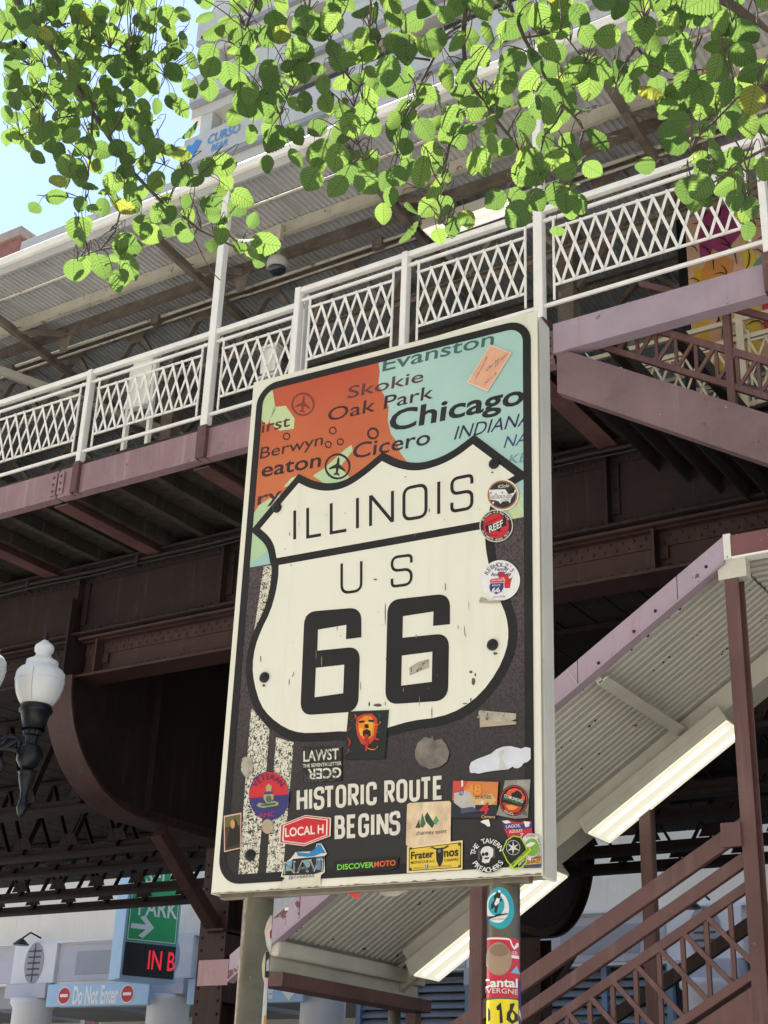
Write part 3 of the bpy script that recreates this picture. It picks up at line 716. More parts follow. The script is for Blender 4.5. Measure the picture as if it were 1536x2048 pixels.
# ------------------------------------------------------------------ railings
def lattice_panel(par, x0, x1, y, z0, z1, n, mt, bw=.024, bt=.005, names='lattice_bar', frame=True):
    s = (x1 - x0) / n; sh = 1.5 * s; full = {}
    org = ORG[par.name]
    if frame:
        for xx in (x0, x1):
            mb = MB(); mb.tube([(xx, y, z0 - .14), (xx, y, z1 + .10), (xx + (.03 if xx == x0 else -.03) * -1, y, z1 + .125)], .0115, 6); mb.build('panel_upright', mt, par)
        for zz in (z0, z1): MB().box(x0, x1, y - .006, y + .006, zz - .011, zz + .011).build('panel_strip', mt, par)
    rv = MB()
    for fam in (1, -1):
        yy = y - .0085 * fam
        for i in range(-3, n + 4):
            xt = x0 + i * s; xb = xt + fam * sh
            t0, t1 = 0.0, 1.0       # clip to the panel
            for lim, sg in ((x0, 1), (x1, -1)):
                a = (xt - lim) * sg; b_ = (xb - lim) * sg
                if a < 0 and b_ < 0: t0 = 2; break
                if a < 0: t0 = max(t0, a / (a - b_))
                elif b_ < 0: t1 = min(t1, a / (a - b_))
            if t1 - t0 < .12: continue
            whole = t0 < 1e-6 and t1 > 1 - 1e-6
            if whole and fam in full: o, xs = full[fam]; inst(o, names, par, (xt - xs, 0, 0)); continue
            P = (xt + (xb - xt) * t0, yy, z1 + (z0 - z1) * t0); Q = (xt + (xb - xt) * t1, yy, z1 + (z0 - z1) * t1)
            mb = MB(); mb.beam(P, Q, bt, bw, (0, 0, 1) if False else Vector(Q).cross(Vector(P)) if False else (fam, 0, .3)); o = mb.build(names, mt, par)
            if whole: full[fam] = (o, xt)
    for i in range(n + 1):
        for k, zz in ((0, z1), (1, z0)):
            x = x0 + i * s if k == 0 else x0 + (i + .5) * s
            if x <= x1: rv.rivet((x, y - .013, zz), .013, .008)
        for q in (1, 2):
            zz = z1 + (z0 - z1) * q / 3; x = x0 + (i + .5 * (q % 2)) * s
            if x0 < x < x1: rv.rivet((x, y - .0135, zz), .011, .006)
    rv.build('rivets', mt, par, kind='stuff')
def railing(label, y, xs, tall, z, zt=8.80, jog=False, postend=True):
    t = thing('platform_railing', ((xs[0] + xs[-1]) / 2, y, z), label, 'railing')
    MB().box(xs[0], xs[-1], y - .030, y + .030, zt - .055, zt).build('top_rail', WHITE, t, bevel=.006)
    MB().box(xs[0], xs[-1], y - .022, y + .004, zt - .155, zt - .125).build('middle_rail', WHITE, t, bevel=.004)
    MB().box(xs[0], xs[-1], y - .022, y + .004, z + .14, z + .172).build('bottom_rail', WHITE, t, bevel=.004)
    for i, x in enumerate(xs):
        h = 10.50 if x in tall else zt - .004; ww = .041 if x in tall else .029
        if i in (0, len(xs) - 1) and x not in tall and not postend: continue
        MB().box(x - ww, x + ww, y - .05, y + .03, z + .01, h).build('tall_post' if x in tall else 'post', WHITE, t, bevel=.006)
        mb = MB(); mb.box(x - ww - .012, x + ww + .012, y - .062, y - .051, z - .31, z + .03); mb.box(x - ww - .012, x - ww - .002, y - .051, y + .03, z - .31, z + .03); mb.box(x + ww + .002, x + ww + .012, y - .051, y + .03, z - .31, z + .03)
        mb.build('post_shoe', MAROON, t, bevel=.003)
    for a, b_ in zip(xs[:-1], xs[1:]):
        lattice_panel(t, a + .13, b_ - .13, y - .012, 8.02, zt - .245, max(4, int(round((b_ - a - .26) / .128))), WHITE)
    return t
ra = railing('white lattice railing along the platform edge, lower run left of the sign top', 9.0, [-15.4, -13.95, -12.45, -11.05, -9.60, -7.99, -6.91], [-7.99, -13.95], 7.70, 8.79)
rb = railing('white lattice railing jutting forward above the sign and the lilac beam', 8.84, [-6.86, -5.70, -4.40, -2.52, -1.0, .6], [-4.40, .6], 7.69, 8.815)
MB().box(-6.90, -6.84, 8.87, 8.97, 8.755, 8.81).build('return_rail', WHITE, rb); MB().box(-6.89, -6.85, 8.87, 8.97, 8.655, 8.685).build('return_rail', WHITE, rb)
# boxes fixed to the railing
def rail_box(px, py, w_, h_, label, tall=False):
    p = onY(px, py, 9.06)
    t = thing('rail_box', (p[0], p[1], p[2]), label, 'utility box')
    MB().box(p[0] - w_ / 2, p[0] + w_ / 2, 9.03, 9.12, p[2] - h_ / 2, p[2] + h_ / 2).build('body', WHITE, t, bevel=.008)
    MB().box(p[0] - w_ / 2 - .02, p[0] + w_ / 2 + .02, 9.005, 9.13, p[2] + h_ / 2 + .001, p[2] + h_ / 2 + .02).build('hood', WHITE, t, bevel=.004)
    if tall:
        for s in (-1, 1): MB().box(p[0] + s * (w_ / 2 + .025) - .018, p[0] + s * (w_ / 2 + .025) + .018, 9.04, 9.09, 7.75, 8.72).build('bracket_bar', WHITE, t)
    else: MB().box(p[0] - w_ / 2 - .04, p[0] + w_ / 2 + .03, 9.03, 9.09, p[2] - h_ / 2 - .05, p[2] - h_ / 2 - .025).build('bracket_bar', WHITE, t)
rail_box(285, 765, .26, .56, 'white utility box on two uprights behind the railing lattice', True)
rail_box(540, 722, .18, .26, 'small white hooded box fixed behind the railing beside the sign corner')

# lilac edge beam and mezzanine stair at the right
t = thing('edge_beam', (-1.5, 8.85, 7.39), 'lilac-lit maroon edge beam with peeling rust right of the sign top', 'beam', 'platform edge beams')
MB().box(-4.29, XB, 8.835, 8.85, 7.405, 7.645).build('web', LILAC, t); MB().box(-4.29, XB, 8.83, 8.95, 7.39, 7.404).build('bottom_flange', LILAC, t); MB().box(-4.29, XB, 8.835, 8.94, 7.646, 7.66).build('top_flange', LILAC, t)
MB().box(-4.29, -4.275, 8.851, 9.6, 7.405, 7.645).build('end_plate', MAROON, t)
def stair_truss(t, y, X0, Z0, X1, Z1, hgt, step, mt, span=1):
    """sloping railing truss: two chords, verticals and diagonals"""
    s = (Z1 - Z0) / (X1 - X0)
    for h, w_ in ((0, .05), (hgt, .055)):
        mb = MB(); mb.beam((X0, y, Z0 + h), (X1, y, Z1 + h), .045, w_, vert_ends=True); mb.build('chord', mt, t, bevel=.005)
    n_ = int(abs(X1 - X0) / step); sg = 1 if X1 > X0 else -1
    ver = dia = None
    for i in range(n_ + 1):
        x = X0 + sg * i * step; z = Z0 + s * (x - X0)
        if ver is None:
            mb = MB(); mb.beam((x, y, z), (x, y, z + hgt), .026, .022); ver = mb.build('truss_vertical', mt, t)
            x2 = x + sg * step * span; z2 = Z0 + s * (x2 - X0); pts = ((x, y - .012, z + (hgt if s > 0 else 0)), (x2, y - .012, z2 + (0 if s > 0 else hgt)))
            mb = MB(); mb.beam(pts[0], pts[1], .02, .028); dia = mb.build('truss_diagonal', mt, t); xs, zs_ = x, z
        else:
            inst(ver, 'truss_vertical', t, (x - xs, 0, z - zs_))
            if i <= n_ - span: inst(dia, 'truss_diagonal', t, (x - xs, 0, z - zs_))
sl = -.62
t = thing('mezzanine_stair', (-2.5, 9.8, 4.6), 'maroon steel stair dropping right from the platform below the lilac beam', 'stair')
for y, nm in ((8.86, 'stringer'), (10.75, 'stringer')):
    X0, X1 = -4.27, .2; zt_ = lambda x: 7.40 + sl * (x + 4.20)
    vs = [(X0, y, zt_(X0) - .40), (X1, y, zt_(X1) - .40), (X1, y, zt_(X1)), (X0, y, zt_(X0))]
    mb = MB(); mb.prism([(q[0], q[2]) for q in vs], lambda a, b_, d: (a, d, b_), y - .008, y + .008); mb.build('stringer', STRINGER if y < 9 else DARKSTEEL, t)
    for off, hh in ((-.392, .016), (-.008, .016)):
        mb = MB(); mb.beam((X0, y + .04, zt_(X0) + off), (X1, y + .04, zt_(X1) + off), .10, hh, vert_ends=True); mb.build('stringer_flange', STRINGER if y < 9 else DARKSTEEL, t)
tr = None
for i in range(20):
    x = -4.15 + i * .27; z = 7.36 + sl * (x + 4.20) - .10
    if tr is None:
        tr = MB().box(x, x + .30, 8.95, 10.7, z - .03, z).build('tread', DARKSTEEL, t); rs = MB().box(x, x + .015, 8.96, 10.69, z - .165, z - .031).build('riser', DARKSTEEL, t); x_, z_ = x, z
        bk = MB().box(x + .05, x + .16, 8.93, 9.03, z - .10, z - .04).build('tread_bracket', MAROON, t)
    else:
        for s_ in (tr, rs, bk): inst(s_, s_.name.split('.')[0], t, (x - x_, 0, z - z_))
stair_truss(t, 8.98, -3.95, 7.33 + .10, .2, 7.33 + .10 + sl * 4.15, .30, .155, MAROON)
stair_truss(t, 10.7, -3.95, 7.33 + .10, .2, 7.33 + .10 + sl * 4.15, .30, .155, MAROON)
for y in (8.98, 10.7):
    mb = MB(); mb.beam((-3.6, y, 7.90), (.2, y, 7.90 + sl * 3.8), .045, .05, vert_ends=True); mb.build('handrail', MAROON, t)
    mb = MB(); mb.beam((-2.92, y, 6.62), (-2.92, y, 7.50), .06, .06); mb.build('rail_post', MAROON, t, bevel=.005)
# stairwell railing behind (cream, in the shade of the roof)
def shade_rail(y, x0, x1, label, n, zt=8.80):
    t = thing('stairwell_railing', ((x0 + x1) / 2, y, 7.66), label, 'railing', 'cream stairwell railings under the roof')
    CR = MATS.get('cream_rail_paint') or mat('cream_rail_paint', (.62, .55, .42), .5, var=.06, scale=5)
    for zz in (zt - .05, zt - .22, zt - .42, 7.74): MB().box(x0, x1, y - .02, y + .02, zz, zz + .045).build('rail_bar', CR, t)
    k = max(1, int((x1 - x0) / 1.5)); p = (x1 - x0) / k
    for i in range(k + 1): MB().box(x0 + i * p - .035, x0 + i * p + .035, y - .03, y + .03, 7.6, zt + .2).build('post', CR, t)
    for i in range(k): lattice_panel(t, x0 + i * p + .08, x0 + (i + 1) * p - .08, y - .03, 7.86, zt - .46, int(p / .16), CR, .022)
shade_rail(11.05, -5.3, 2.0, 'cream lattice railing guarding the stairwell behind the lilac beam', 9, 8.85)
shade_rail(12.55, -5.6, 2.5, 'cream lattice railing at the back of the stairwell before the blue panels', 9, 9.3)
t = thing('windbreak', (-8, 13.1, 7.7), 'blue grey steel windbreak panels in cream frames behind the stairwell', 'windbreak')
x = -5.4
while x < 3:
    MB().box(x + .05, x + 1.15, 12.98, 13.02, 7.65, 9.9).build('panel', BLUEGREY, t); MB().box(x - .04, x + .04, 12.93, 13.06, 7.6, 10.3).build('frame_post', CREAM, t); x += 1.2
for zz in (7.7, 8.75, 9.9): MB().box(-5.4, 3, 12.93, 12.975, zz, zz + .06).build('frame_bar', CREAM, t)
# painted panel with bold comic colours
P0 = onY(1376, 560, 11.35); P1 = onY(1536, 410, 11.35)
zx0, zx1 = 8.35, onY(1376, 412, 11.35)[2]; X0, X1 = P0[0], P0[0] + 1.35
t = thing('mural_panel', ((X0 + X1) / 2, 11.35, zx0), 'yellow, peach and magenta painted panel with black drawn lines behind the railing', 'mural')
MB().box(X0 - .09, X0 - .01, 11.35, 11.42, zx0 - .5, zx1 + .1).build('frame', BLACKIRON, t); MB().box(X0, X1, 11.36, 11.40, zx0, zx1).build('panel', flatmat((.88, .72, .60)), t)
def mural(poly, c, d):
    mb = MB(); mb.prism([(X0 + a * (X1 - X0), zx0 + b_ * (zx1 - zx0)) for a, b_ in poly], lambda a, b_, q: (a, q, b_), 11.36 - d, 11.36); mb.build('painted_shape', flatmat(c), t)
mural([(.0, .0), (.42, .0), (.40, .3), (.32, .55), (.05, .62), (.03, .3)], (.90, .72, .18), .004)
mural([(.10, .66), (.22, .62), (.50, .80), (.62, 1), (.10, 1)], (.63, .27, .45), .006)
mural([(.80, .70), (1, .6), (1, 1), (.7, 1)], (.63, .27, .45), .006)
mural([(.12, .1), (.36, .05), (.38, .42), (.30, .60), (.14, .52)], (.90, .70, .52), .008)
mural([(.12, .42), (.30, .40), (.34, .60), (.20, .70), (.10, .58)], (.88, .60, .32), .010)
mural([(.52, .10), (.80, .16), (.84, .42), (.70, .50), (.52, .40)], (.78, .24, .20), .008)
mural([(.50, .44), (.66, .40), (.72, .52), (.58, .60), (.48, .54)], (.45, .62, .55), .010)
mural([(.86, .1), (1, .2), (1, .5), (.9, .35)], (.88, .74, .20), .008)
mural([(.40, .0), (.50, .05), (.50, .6), (.42, .7)], (.93, .80, .30), .007)
mb = MB(); rnd = random.Random(5)
for i in range(46):
    a, b_ = rnd.uniform(.08, .92), rnd.uniform(.05, .9); an = rnd.choice((1.2, 1.5, 1.9, .6)) + rnd.uniform(-.3, .3); L = rnd.uniform(.05, .2)
    pts = [(X0 + (a + L * k * math.cos(an + k * .8)) * (X1 - X0), 11.345, zx0 + (b_ + L * k * math.sin(an + k * .8)) * (zx1 - zx0)) for k in (0, .35, .7, 1)]
    mb.tube(pts, [.003, .007, .006, .002], 4)
mb.build('drawn_lines', SIGNBLACK, t, kind='stuff')

# ------------------------------------------------------------------ platform roof
ZR = 10.60
t = thing('platform_roof', (-9, 11.5, 10.3), 'long grey corrugated platform roof with white gutter edge over the railings', 'roof')
x = XA
while x < XB:
    mb = MB(); corr(mb, (x, 9.02, ZR), (0, 1, 0), (1, 0, 0), 1.6, .80, .0667, .018, (0, 0, 1)); mb.build('roof_sheet', DECK, t, fixn=False)
    mb = MB(); corr(mb, (x, 10.63, ZR + .012), (0, 1, -.13), (1, 0, 0), 3.6, .80, .0667, .018, (0, 0, 1)); mb.build('roof_sheet', ROOFIN, t, fixn=False)
    MB().box(x - .012, x + .012, 9.02, 10.6, ZR - .006, ZR - .001).build('sheet_seam', FASCIAGREY, t)
    x += .815
MB().box(XA, XB, 8.98, 9.02, 10.50, 10.60).build('fascia', FASCIAGREY, t, bevel=.004)
MB().box(XA, XB, 8.93, 9.02, 10.602, 10.70).build('gutter', WHITE, t, bevel=.015)
MB().box(XA, XB, 9.03, 14.0, 10.66, 10.68).build('roof_top', DECK, t)
for y, h_, m_ in ((9.88, .19, CREAM), (10.27, .17, RUSTSTEEL)):
    mb = MB(); mb.box(XA, XB, y - .008, y + .008, ZR - h_, ZR - .008); mb.build('purlin', m_, t)
    MB().box(XA, XB, y - .05, y - .0085, ZR - h_, ZR - h_ + .012).build('purlin_flange', m_, t)
for x in (-14.6, -11.9, -9.2, -6.6, -4.0, -1.4, 1.2):
    mb = MB(); mb.beam((x, 9.05, 10.47), (x, 12.9, 10.05), .07, .09); mb.build('rafter', RUSTSTEEL, t)
    mb = MB(); mb.beam((x, 9.86, 10.42), (x + .42, 10.24, 10.45), .025, .09); mb.build('brace', RUSTSTEEL, t)
    mb = MB(); mb.prism([(-.12, 0), (.12, 0), (.05, -.26), (-.05, -.26)], lambda a, b_, d: (x + a + .40, d, 10.46 + b_), 10.255, 10.262); mb.build('gusset_plate', RUSTSTEEL, t)
mb = MB(); mb.beam((-12.7, 9.3, 10.15), (-11.0, 12.2, 9.75), .06, .10); mb.build('tie_beam', CREAM_CLEAN, t)
def roof_truss(y, zt, hgt, label, p=1.0, x0=XA, x1=XB, mt=RUSTSTEEL):
    t2 = thing('roof_truss', ((x0 + x1) / 2, y, zt - hgt), label, 'truss', 'roof trusses over the platform')
    for zz in (zt, zt - hgt):
        MB().box(x0, x1, y - .05, y + .05, zz - .012, zz).build('chord', mt, t2); MB().box(x0, x1, y - .008, y + .008, zz - .075, zz - .0125).build('chord', mt, t2)
    a = None; x = x0
    while x + p < x1:
        if a is None:
            mb = MB(); mb.beam((x, y, zt - .05), (x + p / 2, y, zt - hgt), .05, .065, (0, 1, 0)); a = mb.build('truss_diagonal', mt, t2)
            mb = MB(); mb.beam((x + p / 2, y, zt - hgt), (x + p, y, zt - .05), .05, .065, (0, 1, 0)); b_ = mb.build('truss_diagonal', mt, t2)
            mb = MB(); mb.prism([(-.16, 0), (.16, 0), (.09, -.18), (-.09, -.18)], lambda q, r_, d: (x + q, d, zt - .03 + r_), y - .03, y - .022); c_ = mb.build('gusset_plate', mt, t2); xs = x
        else:
            for s_ in (a, b_, c_): inst(s_, s_.name.split('.')[0], t2, (x - xs, 0, 0))
        x += p
roof_truss(10.72, 10.56, .78, 'rusty riveted roof truss parallel to the railing, nearer one', 1.02)
roof_truss(12.2, 10.34, .62, 'rusty riveted roof truss parallel to the railing, deeper under the roof', 1.2)
for i, x in enumerate((-13.9, -10.6, -7.35, -5.3, -.4)):
    c = thing('platform_column', (x, 11.3, 7.62), ['dark roof column far down the platform', 'dark roof column behind the left lattice panels', 'dark roof column behind the railing step above the sign', 'dark roof column behind the railing above the map corner', 'dark roof column at the stair head'][i], 'column')
    MB().box(x - .09, x + .09, 11.21, 11.39, 7.62, 10.45).build('shaft', RUSTSTEEL, c, bevel=.01); MB().box(x - .15, x + .15, 11.15, 11.45, 7.62, 7.8).build('base', RUSTSTEEL, c)
    for s in (-1, 1):
        mb = MB(); mb.beam((x + s * .08, 11.3, 9.7), (x + s * .7, 11.3, 10.4), .06, .08); mb.build('bracket', RUSTSTEEL, c)
# back wall of the far platform closes the view under the roof
t = thing('far_windbreak', (-12, 14.3, 7.3), 'long blue grey sheet windbreak across the tracks in the shade', 'windbreak')
x = XA
while x < XB:
    mb = MB(); corr(mb, (x, 14.2, 7.4), (0, 0, 1), (1, 0, 0), 2.9, 1.2, .1, .02, (0, -1, 0)); mb.build('wall_sheet', BLUEGREY, t, fixn=False); x += 1.22
for zz in (7.5, 8.6, 9.8): MB().box(XA, XB, 14.12, 14.175, zz, zz + .07).build('wall_rail', RUSTSTEEL, t)
# hanging fluorescent under the roof
def fluoro(A, B, wdt, label, tilt_up=(0, 0, 1)):
    A, B = Vector(A), Vector(B); d = (B - A).normalized(); sx = d.cross(Vector(tilt_up)).normalized(); u = sx.cross(d).normalized()
    t = thing('fluorescent_light', tuple((A + B) / 2), label, 'lamp', 'lit fluorescent fittings')
    fr = lambda a, b_, c: A + d * a + sx * b_ + u * c
    L = (B - A).length
    def bx(name, a0, a1, b0, b1, c0, c1, m_, par=t, bev=0):
        mb = MB(); mb.add([fr(a, b_, c) for c in (c0, c1) for a, b_ in ((a0, b0), (a1, b0), (a1, b1), (a0, b1))], [(0, 3, 2, 1), (4, 5, 6, 7), (0, 1, 5, 4), (1, 2, 6, 5), (2, 3, 7, 6), (3, 0, 4, 7)]); return mb.build(name, m_, par, bevel=bev)
    bx('housing', 0, L, -wdt / 2, wdt / 2, .05, .12, CREAM_CLEAN, bev=.004)
    for s in (-1, 1): bx('side_rim', 0, L, s * wdt / 2 - .008, s * wdt / 2 + .008, 0.0, .049, CREAM_CLEAN)
    for a in (0, L - .012): bx('end_cap', a, a + .012, -wdt / 2 + .01, wdt / 2 - .01, 0.0, .049, CREAM_CLEAN)
    bx('diffuser', .014, L - .014, -wdt / 2 + .01, wdt / 2 - .01, -.012, .03, DIFFUSER)
    for s in (-.25, .25):
        mb = MB(); mb.tube([fr(.05, s * wdt, -.008), fr(L - .05, s * wdt, -.008)], .018, 10); mb.build('tube', TUBE, t, smooth=True)
    return t
fluoro((-6.48, 10.42, 10.25), (-5.42, 10.40, 10.25), .24, 'lit fluorescent fitting hanging under the platform roof behind leaves')
# dome camera
p = onZ(555, 530, 10.02)
t = thing('dome_camera', (p[0], p[1], p[2]), 'white dome security camera hanging under the platform roof', 'camera')
MB().lathe([(.02, .32), (.02, .10), (.05, .095), (.10, .07), (.115, .03), (.115, -.03), (.10, -.045)], (p[0], p[1], p[2]), 20).build('housing', mat('camera_housing', (.42, .42, .39), .4, var=.05), t, smooth=True)
MB().lathe([(.095, -.046), (.088, -.075), (.06, -.10), (.02, -.112)], (p[0], p[1], p[2]), 20).build('dome', GLASS, t, smooth=True)
MB().box(p[0] - .03, p[0] + .03, p[1] - .03, p[1] + .03, p[2] + .30, p[2] + .50).build('mount', CREAM, t)

# ================================================================== STREET STAIR WITH CANOPY (near edge Y = 8)
YC, YD = 8.0, 9.82
SL = .651
zc_ = lambda x: 5.016 + SL * (x + 2.726)          # underside of the near edge
t = thing('stair_canopy', (-4, 8.9, 2.4), 'lilac edged stair canopy with cream corrugated underside rising right of the sign', 'canopy')
XLo, XHi = -6.42, -2.73
def rake(x0, x1, y, mt, name, h=.168, thick=.012):
    mb = MB(); mb.prism([(x0, zc_(x0)), (x1, zc_(x1)), (x1, zc_(x1) + h), (x0, zc_(x0) + h)], lambda a, b_, d: (a, d, b_), y, y + thick); return mb.build(name, mt, t, bevel=.002)
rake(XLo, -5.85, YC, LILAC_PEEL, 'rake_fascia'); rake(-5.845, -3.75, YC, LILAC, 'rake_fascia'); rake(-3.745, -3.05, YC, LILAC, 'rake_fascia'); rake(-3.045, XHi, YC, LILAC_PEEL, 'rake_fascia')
rake(XLo, XHi, YD, MAROON, 'rake_fascia')
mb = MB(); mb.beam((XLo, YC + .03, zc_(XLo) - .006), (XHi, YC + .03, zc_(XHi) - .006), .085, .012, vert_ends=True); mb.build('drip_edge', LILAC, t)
mb = MB(); mb.beam((-3.748, YC - .003, zc_(-3.748) + .003), (-3.748 - .073, YC - .003, zc_(-3.748) + .003 + .112), .004, .010, (0, 1, 0)); mb.build('joint_strip', CREAM_CLEAN, t)
MB().box(XHi + .004, XHi + .05, YC - .012, YC + .03, 5.02, 5.19).build('corner_strip', mat('peeled_white_primer', (.66, .67, .61), .6, var=.1, scale=15, chips=[((.16, .07, .075), .3, 18)]), t)
MB().box(XHi + .052, 1.5, YC - .008, YC + .006, 5.035, 5.175).build('eave_fascia', MAROON_PEEL, t)
MB().box(XHi + .052, 1.5, YC - .01, YC + .08, 5.02, 5.034).build('drip_edge', WHITE, t)
MB().box(XLo - .27, XLo - .004, YC, YC + .012, zc_(XLo) - .03, zc_(XLo) + .14).build('eave_fascia', MAROON_CHALK, t)
bolts = MB()
for x in (-6.3, -5.6, -5.1, -4.6, -3.95, -3.6, -3.35, -3.2, -2.85):
    bolts.rivet((x, YC, zc_(x) + random.uniform(.03, .08)), .012, .012)
for x in (-2.4, -1.9): bolts.rivet((x, YC - .008, 5.09), .014, .014)
bolts.build('bolts', BLACKIRON, t, kind='stuff')
d = Vector((1, 0, SL)).normalized(); nrm_ = Vector((-SL, 0, 1)).normalized()
y = YC + .014; wsh = .445
segx = [-6.09, -4.80, -3.72, XHi]
while y < YD - .05:
    for x0, x1 in zip(segx[:-1], segx[1:]):
        L = (x1 - x0) * math.sqrt(1 + SL * SL)
        mb = MB(); corr(mb, (x0 + .003, y, zc_(x0) + .075), d, (0, 1, 0), L - .006, wsh, .074, .009, tuple(nrm_)); mb.build('canopy_sheet', CDECK, t, fixn=False)
    y += wsh + .004
mb = MB(); mb.prism([(XLo, zc_(XLo) + .13), (XHi, zc_(XHi) + .13), (XHi, zc_(XHi) + .15), (XLo, zc_(XLo) + .15)], lambda a, b_, q: (a, q, b_), YC + .02, YD); mb.build('roof_top', DECK, t)
x = XHi
while x < 1.4:
    mb = MB(); corr(mb, (x, YC + .08, 5.10), (1, 0, 0), (0, 1, 0), .98, YD - YC - .1, .089, .014, (0, 0, 1)); mb.build('canopy_sheet', CDECK, t, fixn=False); x += 1.0
MB().box(XHi, 1.5, YC + .01, YD, 5.16, 5.174).build('roof_top', DECK, t)
for x in (-4.78, -3.66):       # purlins across the canopy
    z = zc_(x)
    mb = MB(); mb.beam((x, YC + .10, z + .01), (x, YD - .02, z + .01), .045, .10, (-SL, 0, 1)); mb.build('purlin', CREAM_CLEAN, t, bevel=.004)
    mb = MB(); mb.beam((x + .045, YC + .10, z - .012), (x + .045, YD - .02, z - .012), .07, .012, (-SL, 0, 1)); mb.build('purlin_flange', CREAM_CLEAN, t)
for x in (-2.2, -1.1): MB().box(x - .03, x + .03, YC + .1, YD - .02, 4.99, 5.095).build('purlin', CREAM_CLEAN, t)
xe = -6.07; ze = 2.81
MB().box(xe - .02, xe + .05, YC + .02, YD + .15, ze - .05, ze + .06).build('eave_beam', CREAM_CLEAN, t, bevel=.02)
MB().box(xe - .06, xe - .022, YC + .02, YD + .15, ze - .15, ze - .0).build('gutter', CREAM_CLEAN, t, bevel=.01)
MB().box(xe - .10, xe + .10, YC + .02, YD + .15, ze - .245, ze - .152).build('eave_girt', MAROON, t, bevel=.004)
mb = MB(); mb.beam((XLo + .15, YD - .1, zc_(XLo + .15) - .05), (XHi, YD - .1, zc_(XHi) - .05), .06, .13, vert_ends=True); mb.build('edge_rafter', CREAM_CLEAN, t)
mb = MB(); mb.tube([(XLo + .2, YD - .22, zc_(XLo + .2) + .01), (XHi, YD - .22, zc_(XHi) + .01)], .02, 8); mb.build('conduit', CREAM_CLEAN, t, smooth=True)
def torn(px, py):
    p = onY(px, py, YC + .10); z = zc_(p[0]) + .055
    mb = MB(); mb.beam((p[0] - .02, YC + .125, z - .0), (p[0] + .17, YC + .125, z + .17 * SL), .18, .006, (-SL, 0, 1)); return mb.build('patch_plate', CREAM_CLEAN, t)
torn(1375, 1210); torn(625, 1845)
for (xp, yp, zt_, nm) in ((-2.70, YC + .06, 5.0, 'a'), (-4.49, YC + .06, zc_(-4.49), 'b'), (-4.05, YD - .04, zc_(-4.05), 'c'), (-6.3, YC + .1, zc_(-6.3), 'd'), (-6.07, YD + .05, 2.56, 'e'), (-2.66, YD - .04, 5.0, 'f')):
    mb = MB(); mb.box(xp - .045, xp + .045, yp - .045, yp - .035, G, zt_); mb.box(xp - .045, xp - .035, yp - .035, yp + .045, G, zt_); mb.box(xp + .035, xp + .045, yp - .035, yp + .045, G, zt_) if nm != 'a' else mb.box(xp - .035, xp + .055, yp + .035, yp + .045, G, zt_)
    mb.build('canopy_post', MAROON, t, bevel=.004)
    MB().box(xp - .09, xp + .09, yp - .09, yp + .09, G, G + .02).build('post_base', MAROON, t)
MB().box(-2.78, -2.60, YC + .012, YC + .10, 4.90, 5.02).build('post_cap', CREAM_CLEAN, t)
scr = MB(); rs_ = random.Random(4)
for i in range(150):
    x = rs_.uniform(XLo + .1, XHi - .05); y = rs_.choice([YC + .2 + .089 * 5 * k for k in range(4)]) + rs_.uniform(-.02, .02)
    scr.rivet((x, y, zc_(x) + .074), rs_.choice((.006, .008, .012)), .006, (SL, 0, -1))
scr.build('screws', BLACKIRON, t, kind='stuff')
# downpipe
mb = MB(); pd = onY(790, 1990, YD + .12)
mb.tube([(pd[0], YD + .12, ze - .17), (pd[0], YD + .12, ze - .30), (pd[0] + .02, YD + .12, ze - .42), (pd[0] + .12, YD + .10, ze - .55), (pd[0] + .2, YD + .08, ze - .62), (pd[0] + .22, YD + .08, ze - .8), (pd[0] + .22, YD + .08, G)], .05, 14)
mb.build('downpipe', GALV, t, smooth=True)
for i, (xa_, xb_, nm) in enumerate(((-4.36, -3.26, 'upper lit fluorescent fitting on the stair canopy right of the sign'), (-5.80, -4.68, 'lower lit fluorescent fitting on the stair canopy behind the right signpost'))):
    fluoro((xa_, 9.58, zc_(xa_) - .24), (xb_, 9.58, zc_(xb_) - .24), .38, nm, (-SL, 0, 1))
mb = MB(); mb.beam((-5.9, 9.60, zc_(-5.9) - .04), (-2.8, 9.60, zc_(-2.8) - .04), .26, .15, (-SL, 0, 1)); mb.build('light_tray', CREAM_CLEAN, t)
# the stair itself
t = thing('street_stair', (-4.5, 8.9, G), 'maroon steel street stair with truss railing climbing beneath the canopy', 'stair')
s2 = .5700
ln = lambda xr, zr: (lambda x: zr + s2 * (x - xr))
r1 = ln(-2.683, 3.39); r2 = ln(-2.697, 3.20); tt = ln(-2.708, 3.05); tb = ln(-2.711, 2.60)
xa_, xb_ = -6.4, -2.70
for f_, h_, w_, nm in ((r1, .10, .05, 'side_beam'), (r2, .075, .05, 'handrail')):
    mb = MB(); mb.beam((xa_, YC + .05, f_(xa_)), (xb_ - .02, YC + .05, f_(xb_)), w_, h_, vert_ends=True); mb.build(nm, MAROON, t, bevel=.005)
stair_truss(t, YC + .05, xa_, tb(xa_) - .03, xb_, tb(xb_) - .03, tt(0) - tb(0) + .03, .148, MAROON, 2)
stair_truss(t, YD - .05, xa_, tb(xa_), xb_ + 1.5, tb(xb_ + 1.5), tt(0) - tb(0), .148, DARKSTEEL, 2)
for y in (YC + .06, YD - .05):
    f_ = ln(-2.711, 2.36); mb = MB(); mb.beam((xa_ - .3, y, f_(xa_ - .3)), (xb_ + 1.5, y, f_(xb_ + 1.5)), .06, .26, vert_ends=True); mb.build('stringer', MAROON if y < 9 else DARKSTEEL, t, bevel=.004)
for y in (YD - .05,):
    f_ = ln(-2.683, 3.45); mb = MB(); mb.beam((xa_, y, f_(xa_)), (xb_ + 1.5, y, f_(xb_ + 1.5)), .05, .09, vert_ends=True); mb.build('handrail', DARKSTEEL, t)
f_ = ln(-2.711, 2.40); tr = None
